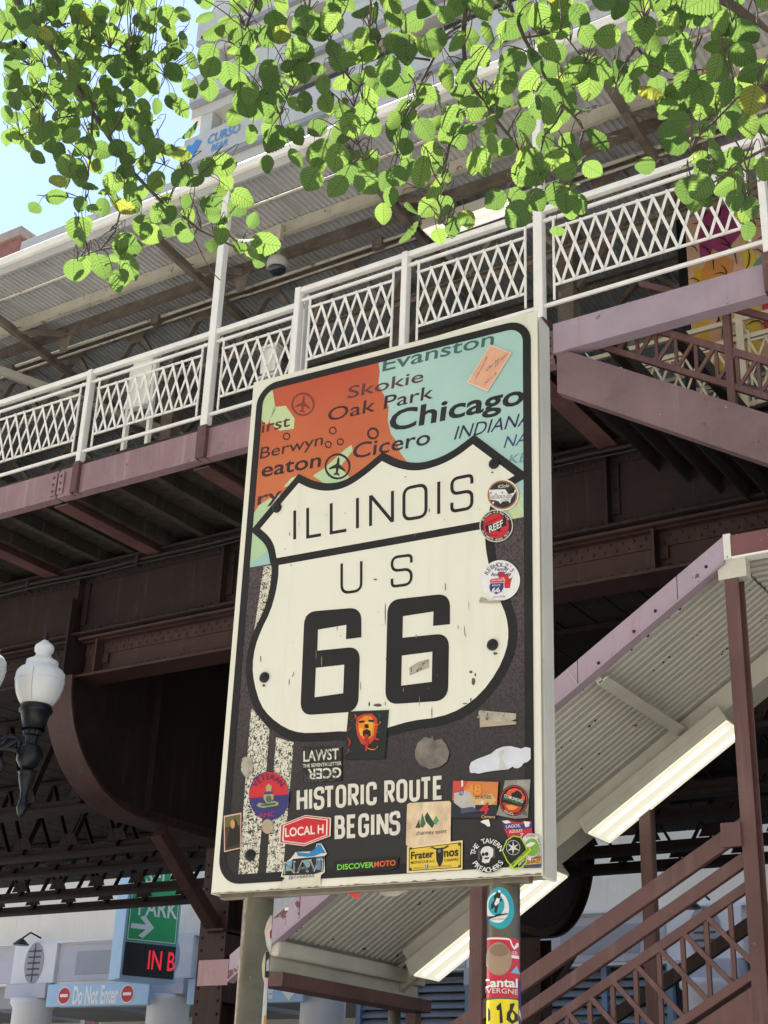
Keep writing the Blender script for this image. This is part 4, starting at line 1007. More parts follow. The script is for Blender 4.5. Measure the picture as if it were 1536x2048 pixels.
for i in range(19):
    x = xa_ + i * .28; z = f_(x)
    if tr is None: tr = MB().box(x, x + .30, YC + .10, YD - .09, z - .03, z).build('tread', DARKSTEEL, t); x_, z_ = x, z
    else: inst(tr, 'tread', t, (x - x_, 0, z - z_))
MB().box(-1.2, 3, YC + .1, 10.4, 3.2, 3.3).build('landing', DARKSTEEL, t)
pl = onY(1478, 1625, YC); MB().box(-2.86, -2.74, YC - .005, YC + .02, r1(-2.8) - .07, r1(-2.8) + .07).build('bracket_plate', MAROON, t, bevel=.003)
# ================================================================== ROUTE SIGN
SD = _M @ np.array([math.sin(_a), -math.cos(_a), 0]); SN = _M @ np.array([-math.cos(_a), -math.sin(_a), 0])
P_REF = at(760, 1200, 3.4)
def onS(x, y):
    d = ray(x, y); return CAM + d * (((P_REF - CAM) @ SN) / (d @ SN))
corners = [onS(*q) for q in ((508.3, 766.7), (1073.75, 618.75), (1084.6, 1751.6), (421.2, 1786.7))]
u_ = [(c - P_REF) @ SD for c in corners]
UL, UR = (u_[0] + u_[3]) / 2, (u_[1] + u_[2]) / 2
ZT, ZB = (corners[0][2] + corners[1][2]) / 2, (corners[2][2] + corners[3][2]) / 2
UC = (UL + UR) / 2
SO = P_REF + SD * UC                                   # centre of the panel, on the face plane
SIGN = thing('road_sign', (SO[0], SO[1], G), 'tall historic route 66 sign with map, shield and stickers on two posts', 'road sign', rz=math.atan2(SD[1], SD[0]))
ORG[SIGN.name] = Vector((0, 0, 0))
HW = (UR - UL) / 2
def S(x, y):                                           # photo pixel -> (u, z) on the panel
    p = onS(x, y); return ((p - SO) @ SD, p[2])
def L3(u, z, d): return (u, -d, z - G)                 # panel coordinates -> the sign's own frame
def sbuild(mb, name, mats, parent=None, **k): return mb.build(name, mats, parent or SIGN, local=True, **k)
def fill(mb, loops, d, mi=0):                          # loops in (u,z), first outer, rest holes
    vv = [[Vector((a, b_, 0)) for a, b_ in lp] for lp in loops]; tri = tessellate_polygon(vv)
    flat = [q for lp in loops for q in lp]
    fs = []
    for t_ in tri:
        (a, b_), (c, e_), (f_, g_) = (flat[i] for i in t_)
        fs.append(tuple(t_) if (c - a) * (g_ - b_) - (f_ - a) * (e_ - b_) > 0 else tuple(reversed(t_)))
    mb.add([L3(a, b_, d) for a, b_ in flat], fs, mi)
def rrect(x0, x1, z0, z1, r, n=8):
    o = []
    for cx, cz, a0 in ((x1 - r, z1 - r, 0), (x0 + r, z1 - r, 90), (x0 + r, z0 + r, 180), (x1 - r, z0 + r, 270)):
        for i in range(n + 1): a = R(a0 + 90 * i / n); o.append((cx + r * math.cos(a), cz + r * math.sin(a)))
    return o
def roundpoly(pts, rad, closed=True, n=6):
    o = []; k = len(pts)
    if not hasattr(rad, '__len__'): rad = [rad] * k
    for i in range(k):
        p = Vector(pts[i]).to_2d() if False else Vector((pts[i][0], pts[i][1]))
        if (not closed and i in (0, k - 1)) or rad[i] <= 0: o.append(tuple(p)); continue
        a = Vector(pts[i - 1][:2]) - p; b_ = Vector(pts[(i + 1) % k][:2]) - p
        r = min(rad[i], a.length * .499, b_.length * .499); A = p + a.normalized() * r; B = p + b_.normalized() * r
        for j in range(n + 1):
            t_ = j / n; w0, w1, w2 = (1 - t_) ** 2, 2 * t_ * (1 - t_) * .93, t_ * t_; s_ = w0 + w1 + w2
            q = (A * w0 + p * w1 + B * w2) / s_; o.append((q.x, q.y))
    return o
def smooth_open(pts, it=2):
    for _ in range(it):
        o = [pts[0]]
        for a, b_ in zip(pts[:-1], pts[1:]):
            o += [(a[0] * .75 + b_[0] * .25, a[1] * .75 + b_[1] * .25), (a[0] * .25 + b_[0] * .75, a[1] * .25 + b_[1] * .75)]
        pts = o + [pts[-1]]
    return pts
def offset_poly(pts, d, lim=2.2):
    o = []; k = len(pts)
    area = sum(pts[i][0] * pts[(i + 1) % k][1] - pts[(i + 1) % k][0] * pts[i][1] for i in range(k)); sg = 1 if area > 0 else -1
    for i in range(k):
        p = Vector(pts[i]); a = (p - Vector(pts[i - 1])).normalized(); b_ = (Vector(pts[(i + 1) % k]) - p).normalized()
        na, nb_ = Vector((a.y, -a.x)) * sg, Vector((b_.y, -b_.x)) * sg; m_ = (na + nb_)
        if m_.length < 1e-4: m_ = na
        m_.normalize(); c = max(1 / lim, m_.dot(na)); q = p + m_ * (d / c); o.append((q.x, q.y))
    return o
def stroke(mb, pts, w_, d, closed=False, mi=0):
    k = len(pts); l_, r_ = [], []
    for i in range(k):
        p = Vector(pts[i])
        a = (p - Vector(pts[i - 1])) if (i > 0 or closed) else (Vector(pts[1]) - p)
        b_ = (Vector(pts[(i + 1) % k]) - p) if (i < k - 1 or closed) else a
        a.normalize(); b_ = b_.normalized(); na, nb_ = Vector((-a.y, a.x)), Vector((-b_.y, b_.x)); m_ = na + nb_
        m_ = na if m_.length < 1e-3 else m_.normalized(); c = max(.5, m_.dot(na)); q = m_ * (w_ / 2 / c)
        l_.append(p + q); r_.append(p - q)
    vs = [L3(q.x, q.y, d) for q in l_ + r_]; n_ = k if closed else k - 1
    mb.add(vs, [(i, i + k, (i + 1) % k + k, (i + 1) % k) for i in range(n_)], mi)
GL = {'I': [([(.5, 0), (.5, 1)], 0)], 'L': [([(0, 1), (0, 0), (1, 0)], 0)], 'N': [([(0, 0), (0, 1)], 0), ([(1, 0), (1, 1)], 0), ([(.02, .97), (.98, .03)], 0)],
      'O': [([(0, 0), (0, 1), (1, 1), (1, 0)], 'c')], 'S': [([(1, .74), (1, 1), (0, 1), (0, .53), (1, .53), (1, 0), (0, 0), (0, .27)], 1)],
      'U': [([(0, 1), (0, 0), (1, 0), (1, 1)], 1)], 'H': [([(0, 0), (0, 1)], 0), ([(1, 0), (1, 1)], 0), ([(0, .52), (1, .52)], 0)],
      'T': [([(0, 1), (1, 1)], 0), ([(.5, 1), (.5, 0)], 0)], 'E': [([(1, 1), (0, 1), (0, 0), (1, 0)], 0), ([(0, .52), (.85, .52)], 0)],
      'R': [([(0, 0), (0, 1), (.95, 1), (.95, .48), (0, .48)], [0, 0, 1, 1, 0]), ([(.45, .48), (1, 0)], 0)],
      'B': [([(0, .52), (0, 1), (.92, 1), (.92, .52), (0, .52)], [0, 0, 1, 1, 0]), ([(0, .52), (1, .52), (1, 0), (0, 0), (0, .56)], [0, 1, 1, 0, 0])],
      'G': [([(1, .72), (1, 1), (0, 1), (0, 0), (1, 0), (1, .46), (.55, .46)], [1, 1, 1, 1, 1, 0, 0])], 'C': [([(1, .70), (1, 1), (0, 1), (0, 0), (1, 0), (1, .30)], 1)]}
def letter(ch, x0, x1, base, top, w_, d, rr=.5):
    """base/top: functions x -> (px) y of the baseline and cap line"""
    mb = MB(); k = 0
    for pts, r in GL[ch]:
        uv = [S(x0 + (x1 - x0) * a, base(x0 + (x1 - x0) * a) + (top(x0 + (x1 - x0) * a) - base(x0 + (x1 - x0) * a)) * b_) for a, b_ in pts]
        wd = abs(uv[0][0] - uv[-1][0]) + .0001; wd = max(abs(max(q[0] for q in uv) - min(q[0] for q in uv)), .001)
        if r == 'c': uv = roundpoly(uv, wd * rr); stroke(mb, uv, w_, d + k * .00008, True)
        else:
            rad = [v * wd * rr for v in r] if isinstance(r, list) else (wd * rr if r else 0)
            if rad: uv = roundpoly(uv, rad, False)
            stroke(mb, uv, w_, d + k * .00008)
        k += 1
    return mb
lin = lambda p, q: (lambda x: p[1] + (q[1] - p[1]) * (x - p[0]) / (q[0] - p[0]))
za3 = lambda x, y: (420 + x / 4.267, 1400 + y / 4.267); zb4 = lambda x, y: (760 + x / 4.267, 1400 + y / 4.267)
zk = lambda x, y: (930 + x / 6.83, 930 + y / 6.83); zc1 = lambda x, y: (480 + x / 2.4, 600 + y / 2.4); ze2 = lambda x, y: (460 + x / 2.327, 1040 + y / 2.327)

# ---- panel, casing and posts
HT = ZT - ZB
mb = MB(); mb.box(-HW, HW, 0, .004, ZB - G, ZT - G); PANEL = sbuild(mb, 'panel', SIGNCREAM)
TH = .070
mb = MB(); mb.box(HW - .006, HW + .004, .010, TH, ZB - G - .004, ZT - G - .012); sbuild(mb, 'side_channel', ALU, bevel=.002)
mb = MB(); mb.box(HW - .032, HW - .0065, .0045, .0095, ZB - G + .006, ZT - G - .02); sbuild(mb, 'channel_lip', ALU)
mb = MB(); mb.box(-HW - .002, -HW + .004, .008, TH, ZB - G, ZT - G - .012); sbuild(mb, 'side_channel', ALU, bevel=.002)
mb = MB(); mb.box(-HW + .02, HW - .0325, .006, .028, ZB - G - .012, ZB - G + .02); sbuild(mb, 'bottom_rail', GALV_D, bevel=.003)
mb = MB(); mb.box(-HW + .005, HW - .007, TH - .004, TH, ZB - G + .002, ZT - G - .013); sbuild(mb, 'back_panel', ALU)
mb = MB(); mb.box(-HW + .005, HW - .007, .0045, TH - .005, ZT - G - .016, ZT - G - .013); sbuild(mb, 'top_cap', ALU)
def onSd(x, y, d):
    n_ = SN; d_ = ray(x, y); P = P_REF - SN * d; q = CAM + d_ * (((P - CAM) @ n_) / (d_ @ n_)); return (q - SO) @ SD, q[2]
PR = []
for pxl, pxr, py in ((484.5, 539.5, 1850), (974, 1038.5, 1850)):
    a, _z = onSd(pxl, py, .036); b_, _z = onSd(pxr, py, .036); PR.append(((a + b_) / 2, (b_ - a) / 2 * .93))
POSTS = []
for i, (pu, pr) in enumerate(PR):
    mb = MB(); mb.lathe([(pr, -.05), (pr, ZT - G - .05)], (pu, .004 + .001 + pr, 0), 32); mb2 = mb
    o = sbuild(mb, 'post', GALV if i == 0 else GALV_D, smooth=False); POSTS.append(o)
    for p_ in o.data.polygons: p_.use_smooth = len(p_.vertices) == 4
    mb = MB(); mb.lathe([(pr + .02, -.0), (pr + .02, .012)], (pu, .005 + pr, 0), 20); sbuild(mb, 'post_flange', GALV_D)

# ---- printed face
D1, D2, D3, D4, D5, D6, D7 = .0006, .0012, .0017, .0020, .0025, .0030, .0035
m1, m2 = .0165, .041
outer = rrect(-HW + m1, HW - m1, ZB + m1 + .003, ZT - m1, .062); inner = rrect(-HW + m2 - .004, HW - m2 + .004, ZB + m2, ZT - m2 + .004, .042)
mb = MB(); fill(mb, [outer], D1); sbuild(mb, 'black_field', SIGNBLACK, PANEL)
zl, zr_ = S(497, 1136)[1], S(1049, 1034)[1]
def split(poly, a, b_, above):
    """clip polygon by the line a-b"""
    o = []; k = len(poly); f_ = lambda p: ((b_[0] - a[0]) * (p[1] - a[1]) - (b_[1] - a[1]) * (p[0] - a[0])) * (1 if above else -1)
    for i in range(k):
        p, q = poly[i], poly[(i + 1) % k]; fp, fq = f_(p), f_(q)
        if fp >= 0: o.append(p)
        if fp * fq < 0: t_ = fp / (fp - fq); o.append((p[0] + (q[0] - p[0]) * t_, p[1] + (q[1] - p[1]) * t_))
    return o
LA, LB = (-HW, zl + .0), (HW, zr_)
mapreg = split(inner, LA, LB, True); road = split(inner, LA, LB, False)
mb = MB(); fill(mb, [road], D2); sbuild(mb, 'road_print', ROADPRINT, PANEL)
mb = MB(); fill(mb, [mapreg], D2); sbuild(mb, 'map_field', MAPTEAL, PANEL)
bound = [S(*q) for q in ((750, 700), (757, 722), (760, 745), (757, 770), (768, 790), (778, 815), (776, 840), (782, 868), (795, 885), (800, 905), (815, 925), (830, 960))]
org = [S(757, 640)] + bound + [S(700, 1000), S(500, 1110), S(470, 1110), S(470, 640)]
cl = [q for q in org]
for i in range(len(inner)):                            # clip the orange land to the printed area
    a, b_ = inner[i], inner[(i + 1) % len(inner)]
    cl = split(cl, a, b_, True)
mb = MB(); fill(mb, [cl], D2 + .0002); sbuild(mb, 'map_land', MAPORANGE, PANEL)
def pxpoly(pts): return [S(*q) for q in pts]
for pts in ([(522, 790), (545, 775), (552, 820), (535, 850), (522, 840)], [(548, 815), (572, 812), (590, 838), (588, 858), (560, 862), (540, 845)], [(499, 1040), (520, 1010), (560, 985), (560, 1050), (540, 1100), (499, 1130)],
            [(1018, 1000), (1047, 985), (1047, 1034), (1018, 1040)], [(567, 975), (585, 955), (598, 952), (602, 968)], [(626, 952), (648, 938), (690, 900), (704, 890), (706, 902), (680, 935), (700, 955), (690, 972), (650, 968)]):
    mb = MB(); fill(mb, [pxpoly(pts)], D2 + .0004); sbuild(mb, 'map_patch', MAPGREEN, PANEL)
# white lane stripes of the road print
for q in ([(528, 1133), (544, 1131), (552, 1200), (520, 1270), (508, 1270)], [(503, 1415), (540, 1460), (516, 1752), (477, 1757)], [(553, 1475), (588, 1485), (566, 1750), (533, 1748)]):
    mb = MB(); fill(mb, [pxpoly(q)], D3); sbuild(mb, 'lane_stripe', STRIPEPRINT, PANEL)
def ptext(s, p0, p1, h, col, d, parent, name='lettering', bold=0.0, slant=0.0, mb=None, flip=False):
    """text with its baseline from p0 to p1 (photo px) and cap height h px"""
    v, f = tmesh(s, bold); mn = min(q[0] for q in v); mx = max(q[0] for q in v)
    ux, uy = (p1[0] - p0[0]) / (mx - mn), (p1[1] - p0[1]) / (mx - mn)
    own = mb is None
    if own: mb = MB()
    vs = []
    for a, b_ in v:
        x = p0[0] + (a - mn) * ux + slant * b_ / .70 * h; y = p0[1] + (a - mn) * uy - b_ / .70 * h
        vs.append(L3(*S(x, y), d))
    mb.add(vs, f)
    if own: return sbuild(mb, name, flatmat(col), parent, fixn=False)
NAVY, INK = (.13, .15, .30), (.09, .08, .12)
for s, p0, p1, h, c, b_, sl_ in (
    ('Chicago', (714, 634), (1362, 497), 98, INK, .022, .12), ('Oak Park', (420, 585), (928, 472), 64, (.22, .10, .12), .006, .12), ('Skokie', (516, 475), (880, 392), 58, (.35, .22, .24), .008, .12),
    ('Evanston', (684, 345), (1218, 214), 66, (.25, .42, .42), .010, .12), ('Cicero', (540, 765), (912, 692), 74, (.16, .12, .20), .010, .12), ('INDIANA', (1028, 672), (1392, 598), 66, NAVY, .002, .3),
    ('Berwyn', (96, 765), (398, 696), 56, (.25, .10, .10), .006, .12), ('eaton', (102, 852), (388, 800), 70, (.14, .08, .10), .014, .12), ('irst', (104, 640), (240, 606), 54, (.32, .16, .14), .012, .1),
    ('NA', (1266, 712), (1375, 690), 58, (.24, .30, .50), .004, .3), ('KE', (1288, 790), (1372, 776), 46, (.42, .62, .66), .008, .3), ('ry', (84, 985), (200, 955), 60, (.30, .14, .20), .016, .1)):
    ptext(s, zc1(*p0), zc1(*p1), h / 2.4, c, D3, PANEL, 'place_name', b_, sl_)
def pring(cx, cy, r, w_, d, mb, n=24, mi=0, ry=None):
    pts = [S(cx + r * math.cos(2 * math.pi * i / n), cy + (ry or r) * math.sin(2 * math.pi * i / n)) for i in range(n)]; stroke(mb, pts, w_, d, True, mi)
mb = MB()
for x, y, r in ((447, 628, 16), (640, 642, 24), (425, 695, 14), (483, 682, 14), (225, 656, 15)): pring(*zc1(x, y), r / 2.4, .004 if r < 20 else .0065, D3, mb)
sbuild(mb, 'map_circle', flatmat((.30, .12, .10)), PANEL, fixn=False)
plane = [(0, -1), (.12, -.7), (.14, -.25), (.8, .25), (.8, .42), (.14, .18), (.1, .6), (.3, .78), (.3, .9), (0, .82), (-.3, .9), (-.3, .78), (-.1, .6), (-.14, .18), (-.8, .42), (-.8, .25), (-.14, -.25), (-.12, -.7)]
for cx, cy, r, c in ((470, 800, 58, (.12, .06, .08)), (304, 502, 52, (.52, .22, .20))):
    mb = MB(); pring(*zc1(cx, cy), r / 2.4, .006, D3, mb); ca, sa = math.cos(.12), math.sin(.12)
    fill(mb, [[S(*zc1(cx + (a * ca - b_ * sa) * r * .85, cy + (a * sa + b_ * ca) * r * .85)) for a, b_ in plane]], D3); sbuild(mb, 'airport_symbol', flatmat(c), PANEL, fixn=False)
mb = MB(); fill(mb, [outer, list(reversed(inner))], D4); sbuild(mb, 'border', SIGNBLACK, PANEL)
mb = MB(); fill(mb, [outer, list(reversed(rrect(-HW + m2 - .004, HW - m2 + .004, ZB + m2, ZT - m2 + .004, .042)))], D4)
# shield
top_l = [(521.7, 1058), (560, 1012), (598.8, 966.7)]
dip1 = smooth_open([(598.8, 966.7), (622, 978), (655, 984), (692, 977), (728, 954), (765, 923)], 2)
dip2 = smooth_open([(765, 923), (793, 937), (834, 944), (878, 933), (915, 914), (946.7, 889.6)], 2)
upper = top_l[:2] + dip1[:-1] + dip2 + [(1030, 952)] + smooth_open([(1030, 952), (1002, 968), (985, 998), (975, 1042)])[1:] + [(554.5, 1117)] + smooth_open([(554.5, 1117), (550, 1092), (540, 1074), (521.7, 1058)])[1:-1]
low = smooth_open([(971.4, 1058), (971.4, 1087), (975.7, 1117), (986, 1164.6), (1001.5, 1203), (1014, 1233), (1018.6, 1267.8), (1014, 1302), (995, 1345), (963, 1388), (924, 1418), (881, 1435), (825, 1441.8), (780, 1454.7), (733, 1470), (692, 1462), (640.5, 1466), (602, 1466.7), (571.7, 1457), (541.6, 1435), (522, 1409.6), (509.4, 1366.6), (506, 1332), (511.6, 1293.5), (524.5, 1259), (541.6, 1225), (552, 1190), (558, 1156), (558.8, 1131)], 1)
uu, ll = pxpoly(upper), pxpoly(low)
whole = [q for q in pxpoly(top_l[:2] + dip1[:-1] + dip2 + [(1030, 952)] + smooth_open([(1030, 952), (1002, 968), (985, 998), (975, 1042)])[1:])] + ll + pxpoly([(554.5, 1117)] + smooth_open([(554.5, 1117), (550, 1092), (540, 1074), (521.7, 1058)])[1:-1])
mb = MB(); fill(mb, [offset_poly(whole, .021, 1.8)], D5); SH = sbuild(mb, 'shield_outline', SIGNBLACK, PANEL)
mb = MB(); fill(mb, [uu], D6); fill(mb, [ll], D6); sbuild(mb, 'shield_face', SIGNCREAM, PANEL)
# numerals
def numeral(o_, cn, r_):
    uv = [S(*ze2(*q)) for q in o_]; out_ = roundpoly(uv, [.034, .034, 0, 0, 0, 0, 0, .034, .034, .034], True, 8)
    mb = MB(); fill(mb, [out_, list(reversed([S(*ze2(*q)) for q in cn]))], D7); return sbuild(mb, 'numeral', SIGNBLACK, PANEL)
numeral([(350, 430), (615, 408), (615, 548), (543, 557), (545, 490), (413, 512), (410, 610), (609, 590), (600, 893), (330, 912)], [(403, 690), (535, 675), (530, 808), (397, 827)], 1)
numeral([(737, 375), (1027, 343), (1027, 487), (948, 495), (950, 428), (808, 450), (806, 550), (1023, 528), (1018, 842), (725, 861)], [(803, 633), (945, 615), (942, 755), (800, 773)], 1)
ba, tp = lin(zc1(262, 1152), zc1(1120, 1000)), lin(zc1(272, 1012), zc1(1120, 842))
for ch, a, b_ in (('I', 266, 266), ('L', 328, 392), ('L', 441, 514), ('I', 567, 567), ('N', 630, 735), ('O', 790, 896), ('I', 957, 957), ('S', 1020, 1116)):
    xa_ = zc1(a, 0)[0]; xb_ = zc1(b_, 0)[0]
    if a == b_: xb_ = xa_ + .01
    sbuild(letter(ch, xa_, xb_, ba, tp, .0085, D7, .32), 'letter', SIGNBLACK, PANEL, fixn=False)
ba, tp = lin(ze2(520, 343), ze2(850, 300)), lin(ze2(520, 205), ze2(850, 165))
for ch, a, b_ in (('U', 523, 614), ('S', 757, 847)): sbuild(letter(ch, ze2(a, 0)[0], ze2(b_, 0)[0], ba, tp, .0072, D7, .35), 'letter', SIGNBLACK, PANEL, fixn=False)
WT = flatmat((.90, .89, .84))
ba, tp = lin(za3(745, 938), zb4(540, 832)), lin(za3(745, 775), zb4(540, 662))
for fz, ch, a, b_ in ((za3, 'H', 757, 822), (za3, 'I', 862, 862), (za3, 'S', 903, 966), (za3, 'T', 985, 1055), (za3, 'O', 1090, 1152), (za3, 'R', 1196, 1262), (za3, 'I', 1303, 1303), (za3, 'C', 1350, 1412),
                      (zb4, 'R', 55, 118), (zb4, 'O', 158, 222), (zb4, 'U', 268, 330), (zb4, 'T', 357, 432), (zb4, 'E', 470, 528)):
    xa_, xb_ = fz(a, 0)[0], fz(b_, 0)[0]
    sbuild(letter(ch, xa_, xb_ + (.01 if a == b_ else 0), ba, tp, .0088, D4, .5), 'letter', WT, PANEL, fixn=False)
ba, tp = lin(za3(1070, 1172), zb4(170, 1137)), lin(za3(1070, 1006), zb4(170, 962))
for fz, ch, a, b_ in ((za3, 'B', 1082, 1142), (za3, 'E', 1186, 1242), (za3, 'G', 1283, 1346), (za3, 'I', 1392, 1392), (za3, 'N', 1440, 1512)):
    xa_, xb_ = fz(a, 0)[0], fz(b_, 0)[0]
    sbuild(letter(ch, xa_, xb_ + (.01 if a == b_ else 0), ba, tp, .0088, D4, .5), 'letter', WT, PANEL, fixn=False)
sbuild(letter('S', zb4(96, 0)[0], zb4(162, 0)[0], ba, tp, .0088, D4, .5), 'letter', mat('worn_white_letter', (.60, .58, .52), .5, var=.2, scale=60, bump=0, chips=[((.06, .05, .05), .42, 70)]), PANEL, fixn=False)
# bolts
for x, y in ((556, 1017), (990, 929), (531, 1356), (987, 1291), (503, 1711)):
    u, z = S(x, y); mb = MB(); mb.lathe([(.0135, -.001), (.0135, .004), (.008, .0065), (.002, .0068)], (u, -D7, z - G), 14, axis='y'); sbuild(mb, 'bolt', BLACKIRON, PANEL)
# dirt and scrape marks with their own shapes
SMUDGE = flatmat((.33, .32, .28), .6); rnd = random.Random(8)
def blot(cx, cy, rx, ry, col, d=D7 + .0002, n=16, jag=.35, par=PANEL, nm='scrape_mark', m_=None):
    pts = [S(cx + rx * math.cos(2 * math.pi * i / n) * (1 - jag * rnd.random()), cy + ry * math.sin(2 * math.pi * i / n) * (1 - jag * rnd.random())) for i in range(n)]
    mb = MB(); fill(mb, [pts], d); return sbuild(mb, nm, m_ or flatmat(col, .6), par)
for cx, cy, rx, ry in ((757, 1411, 9, 4), (740, 1409, 2, 6), (943, 1345, 4, 3), (948, 1364, 5, 8), (952, 1350, 2, 4), (943, 1400, 2, 4), (931, 1408, 6, 1.6), (772, 1230, 1.2, 26), (892, 1175, 1.3, 9), (752, 1160, 5, 2), (992, 1308, 6, 3), (529, 1372, 4, 3), (523, 1318, 1.2, 8), (986, 946, 3, 2), (860, 1022, 1.2, 5), (812, 955, 2, 1.5), (580, 1365, 1, 9)):
    blot(cx, cy, rx, ry, (.36, .35, .30))
TORN = mat('torn_paper_residue', (.36, .335, .28), .8, var=.25, scale=50, bump=.2, chips=[((.08, .07, .065), .40, 60)])
mb = MB(); fill(mb, [pxpoly([(820, 1336), (838, 1325), (859, 1319), (860, 1336), (825, 1350), (821, 1352)])], D7 + .0003); sbuild(mb, 'paper_remnant', TORN, label='torn pale paper scrap inside the right numeral six')

rg = random.Random(21); lo_ = []; n_ = 90
for i in range(n_ + 1):
    u = -HW + .002 + (2 * HW - .004) * i / n_; lo_.append((u, ZB + .0015 + (rg.random() ** 3) * .003))
mb = MB(); fill(mb, [[(-HW + .002, ZB + .0002), (HW - .002, ZB + .0002)] + lo_[::-1]], D2); sbuild(mb, 'edge_grime', mat('bottom_edge_grime', (.16, .13, .09), .85, var=.4, scale=40, bump=.1), PANEL)
for k in range(34):
    blot(rg.uniform(560, 980), rg.uniform(1010, 1430), rg.uniform(.5, 1.6), rg.choice((.8, 1.2, 2, 5, 12)), (.52, .50, .43), D7 + .0001)
for k in range(16):
    blot(rg.uniform(450, 1060), rg.uniform(1500, 1745), rg.uniform(3, 16), rg.uniform(.5, 2.5), (.20, .19, .18), D3 + .0001, 12, .6)
# ---- stickers
LAY = [0]
def sticker(label, shapes, texts=(), arcs=(), base_d=None, mats_=None):
    """shapes: (px loop or list of loops, colour); texts: (string, p0, p1, h, colour, bold, slant)"""
    LAY[0] += 1; d = base_d or (.0042 + LAY[0] * .00004)
    mb = MB(); ms = []
    for i, (lp, c) in enumerate(shapes):
        loops = lp if isinstance(lp[0], list) else [lp]
        if c not in ms: ms.append(c)
        fill(mb, [pxpoly(q) for q in loops], d + i * .00016, ms.index(c))
    o = sbuild(mb, 'sticker', [c if not isinstance(c, tuple) else flatmat(c) for c in ms], SIGN, label=label)
    dt = d + len(shapes) * .00016 + .0001; bycol = {}
    for s, p0, p1, h, c, b_, sl_ in texts:
        m_ = bycol.setdefault(c, MB()); ptext(s, p0, p1, h, c, dt, o, bold=b_, slant=sl_, mb=m_)
    for s, cx, cy, rx, ry, a0, a1, h, c, b_, outw in arcs:
        m_ = bycol.setdefault(c, MB()); n_ = len(s)
        for i, ch in enumerate(s):
            if ch == ' ': continue
            a = R(a0 + (a1 - a0) * (i + .5) / n_); v, f = tmesh(ch, b_); mn = min(q[0] for q in v); mx = max(q[0] for q in v); mid = (mn + mx) / 2
            ox, oy = math.cos(a), -math.sin(a); sg = 1 if outw else -1
            vs = []
            for x, y in v:
                k = h / .7; rr = (y - .35) * k * sg; tx = (x - mid) * k * sg
                vs.append(L3(*S(cx + rx * ox + ox * rr - oy * tx * 1, cy + ry * oy + oy * rr + ox * tx), dt))
            m_.add(vs, f)
    for c, m_ in bycol.items(): sbuild(m_, 'lettering', flatmat(c) if isinstance(c, tuple) else c, o, fixn=False)
    return o
def ell(cx, cy, rx, ry=None, n=36, rot=0.0):
    ry = ry or rx; o = []
    for i in range(n):
        a = 2 * math.pi * i / n; x, y = rx * math.cos(a), ry * math.sin(a); o.append((cx + x * math.cos(rot) - y * math.sin(rot), cy + x * math.sin(rot) + y * math.cos(rot)))
    return o
def tz(fz, pts): return [fz(*q) for q in pts]
def tt_(fz, s, p0, p1, h, c, b_=0.0, sl_=0.0, k=4.267): return (s, fz(*p0), fz(*p1), h / k, c, b_, sl_)
WHT, BLK, RED = (.93, .93, .92), (.07, .07, .08), (.82, .13, .18)
usa = [(-1, -.42), (-.35, -.5), (.3, -.5), (.45, -.3), (.62, -.32), (.92, -.62), (1, -.42), (.82, -.2), (.72, .12), (.62, .3), (.78, .62), (.66, .62), (.5, .42), (.18, .46), (.02, .72), (-.14, .5), (-.4, .44), (-.72, .32), (-.98, .05)]
K = 6.83
sticker('round black sticker with orange ring, white country map and GO-SOLO-GO lettering', [
    (ell(1006.5, 991, 32.5, 31.5), WHT), (ell(1006.5, 991, 30, 29), (.72, .45, .18)), (ell(1006.5, 991, 27, 26), (.13, .16, .16)), (tz(zk, [(342, 350), (560, 340), (600, 400), (690, 345), (715, 360), (640, 470), (625, 530), (600, 500), (520, 510), (495, 540), (470, 505), (350, 480)]), WHT),
    (tz(zk, [(640, 330), (690, 335), (685, 385), (650, 400), (600, 410), (590, 390), (630, 380)]), BLK), (ell(*zk(398, 525), 2), WHT)],
    [tt_(zk, 'KSolo', (465, 330), (612, 312), 48, WHT, .004, .25, K), tt_(zk, 'GO-SOLO-GO', (358, 475), (645, 460), 44, BLK, .004, .1, K), tt_(zk, 'or Seine', (490, 508), (618, 490), 24, (.25, .25, .27), 0, .2, K)]
    + [tt_(zk, 'v', (x - 16, y + 16), (x + 16, y + 16), 30, (.35, .42, .68), .06, 0, K) for x, y in ((365, 390), (436, 408), (522, 385), (425, 495), (668, 440))])
sticker('round red sticker with black country map reading REEF', [
    (ell(994, 1053, 33.5, 32.5), (.90, .86, .82)), (ell(994, 1053, 31.5, 30.5), BLK), (ell(994, 1053, 25.5, 24.5), RED),
    (tz(zk, [(285, 840), (520, 770), (540, 705), (560, 695), (580, 775), (570, 810), (595, 855), (560, 840), (500, 870), (490, 925), (440, 905), (330, 945), (300, 910)]), BLK), (tz(zk, [(310, 960), (440, 965), (455, 960), (450, 980), (430, 972), (310, 968)]), BLK)],
    [tt_(zk, 'REEF', (345, 935), (535, 845), 88, WHT, .02, -.1, K), tt_(zk, 'GET OUT AND EXPLORE!', (285, 830), (535, 712), 22, BLK, .01, 0, K)],
    [('35 States in A Year Club', 994, 1053, 28.5, 27.5, 160, 25, 4.2, WHT, .01, True), ('ULTIMATE ROAD TRIP', 994, 1053, 28.5, 27.5, 200, 335, 4.2, WHT, .01, False)])
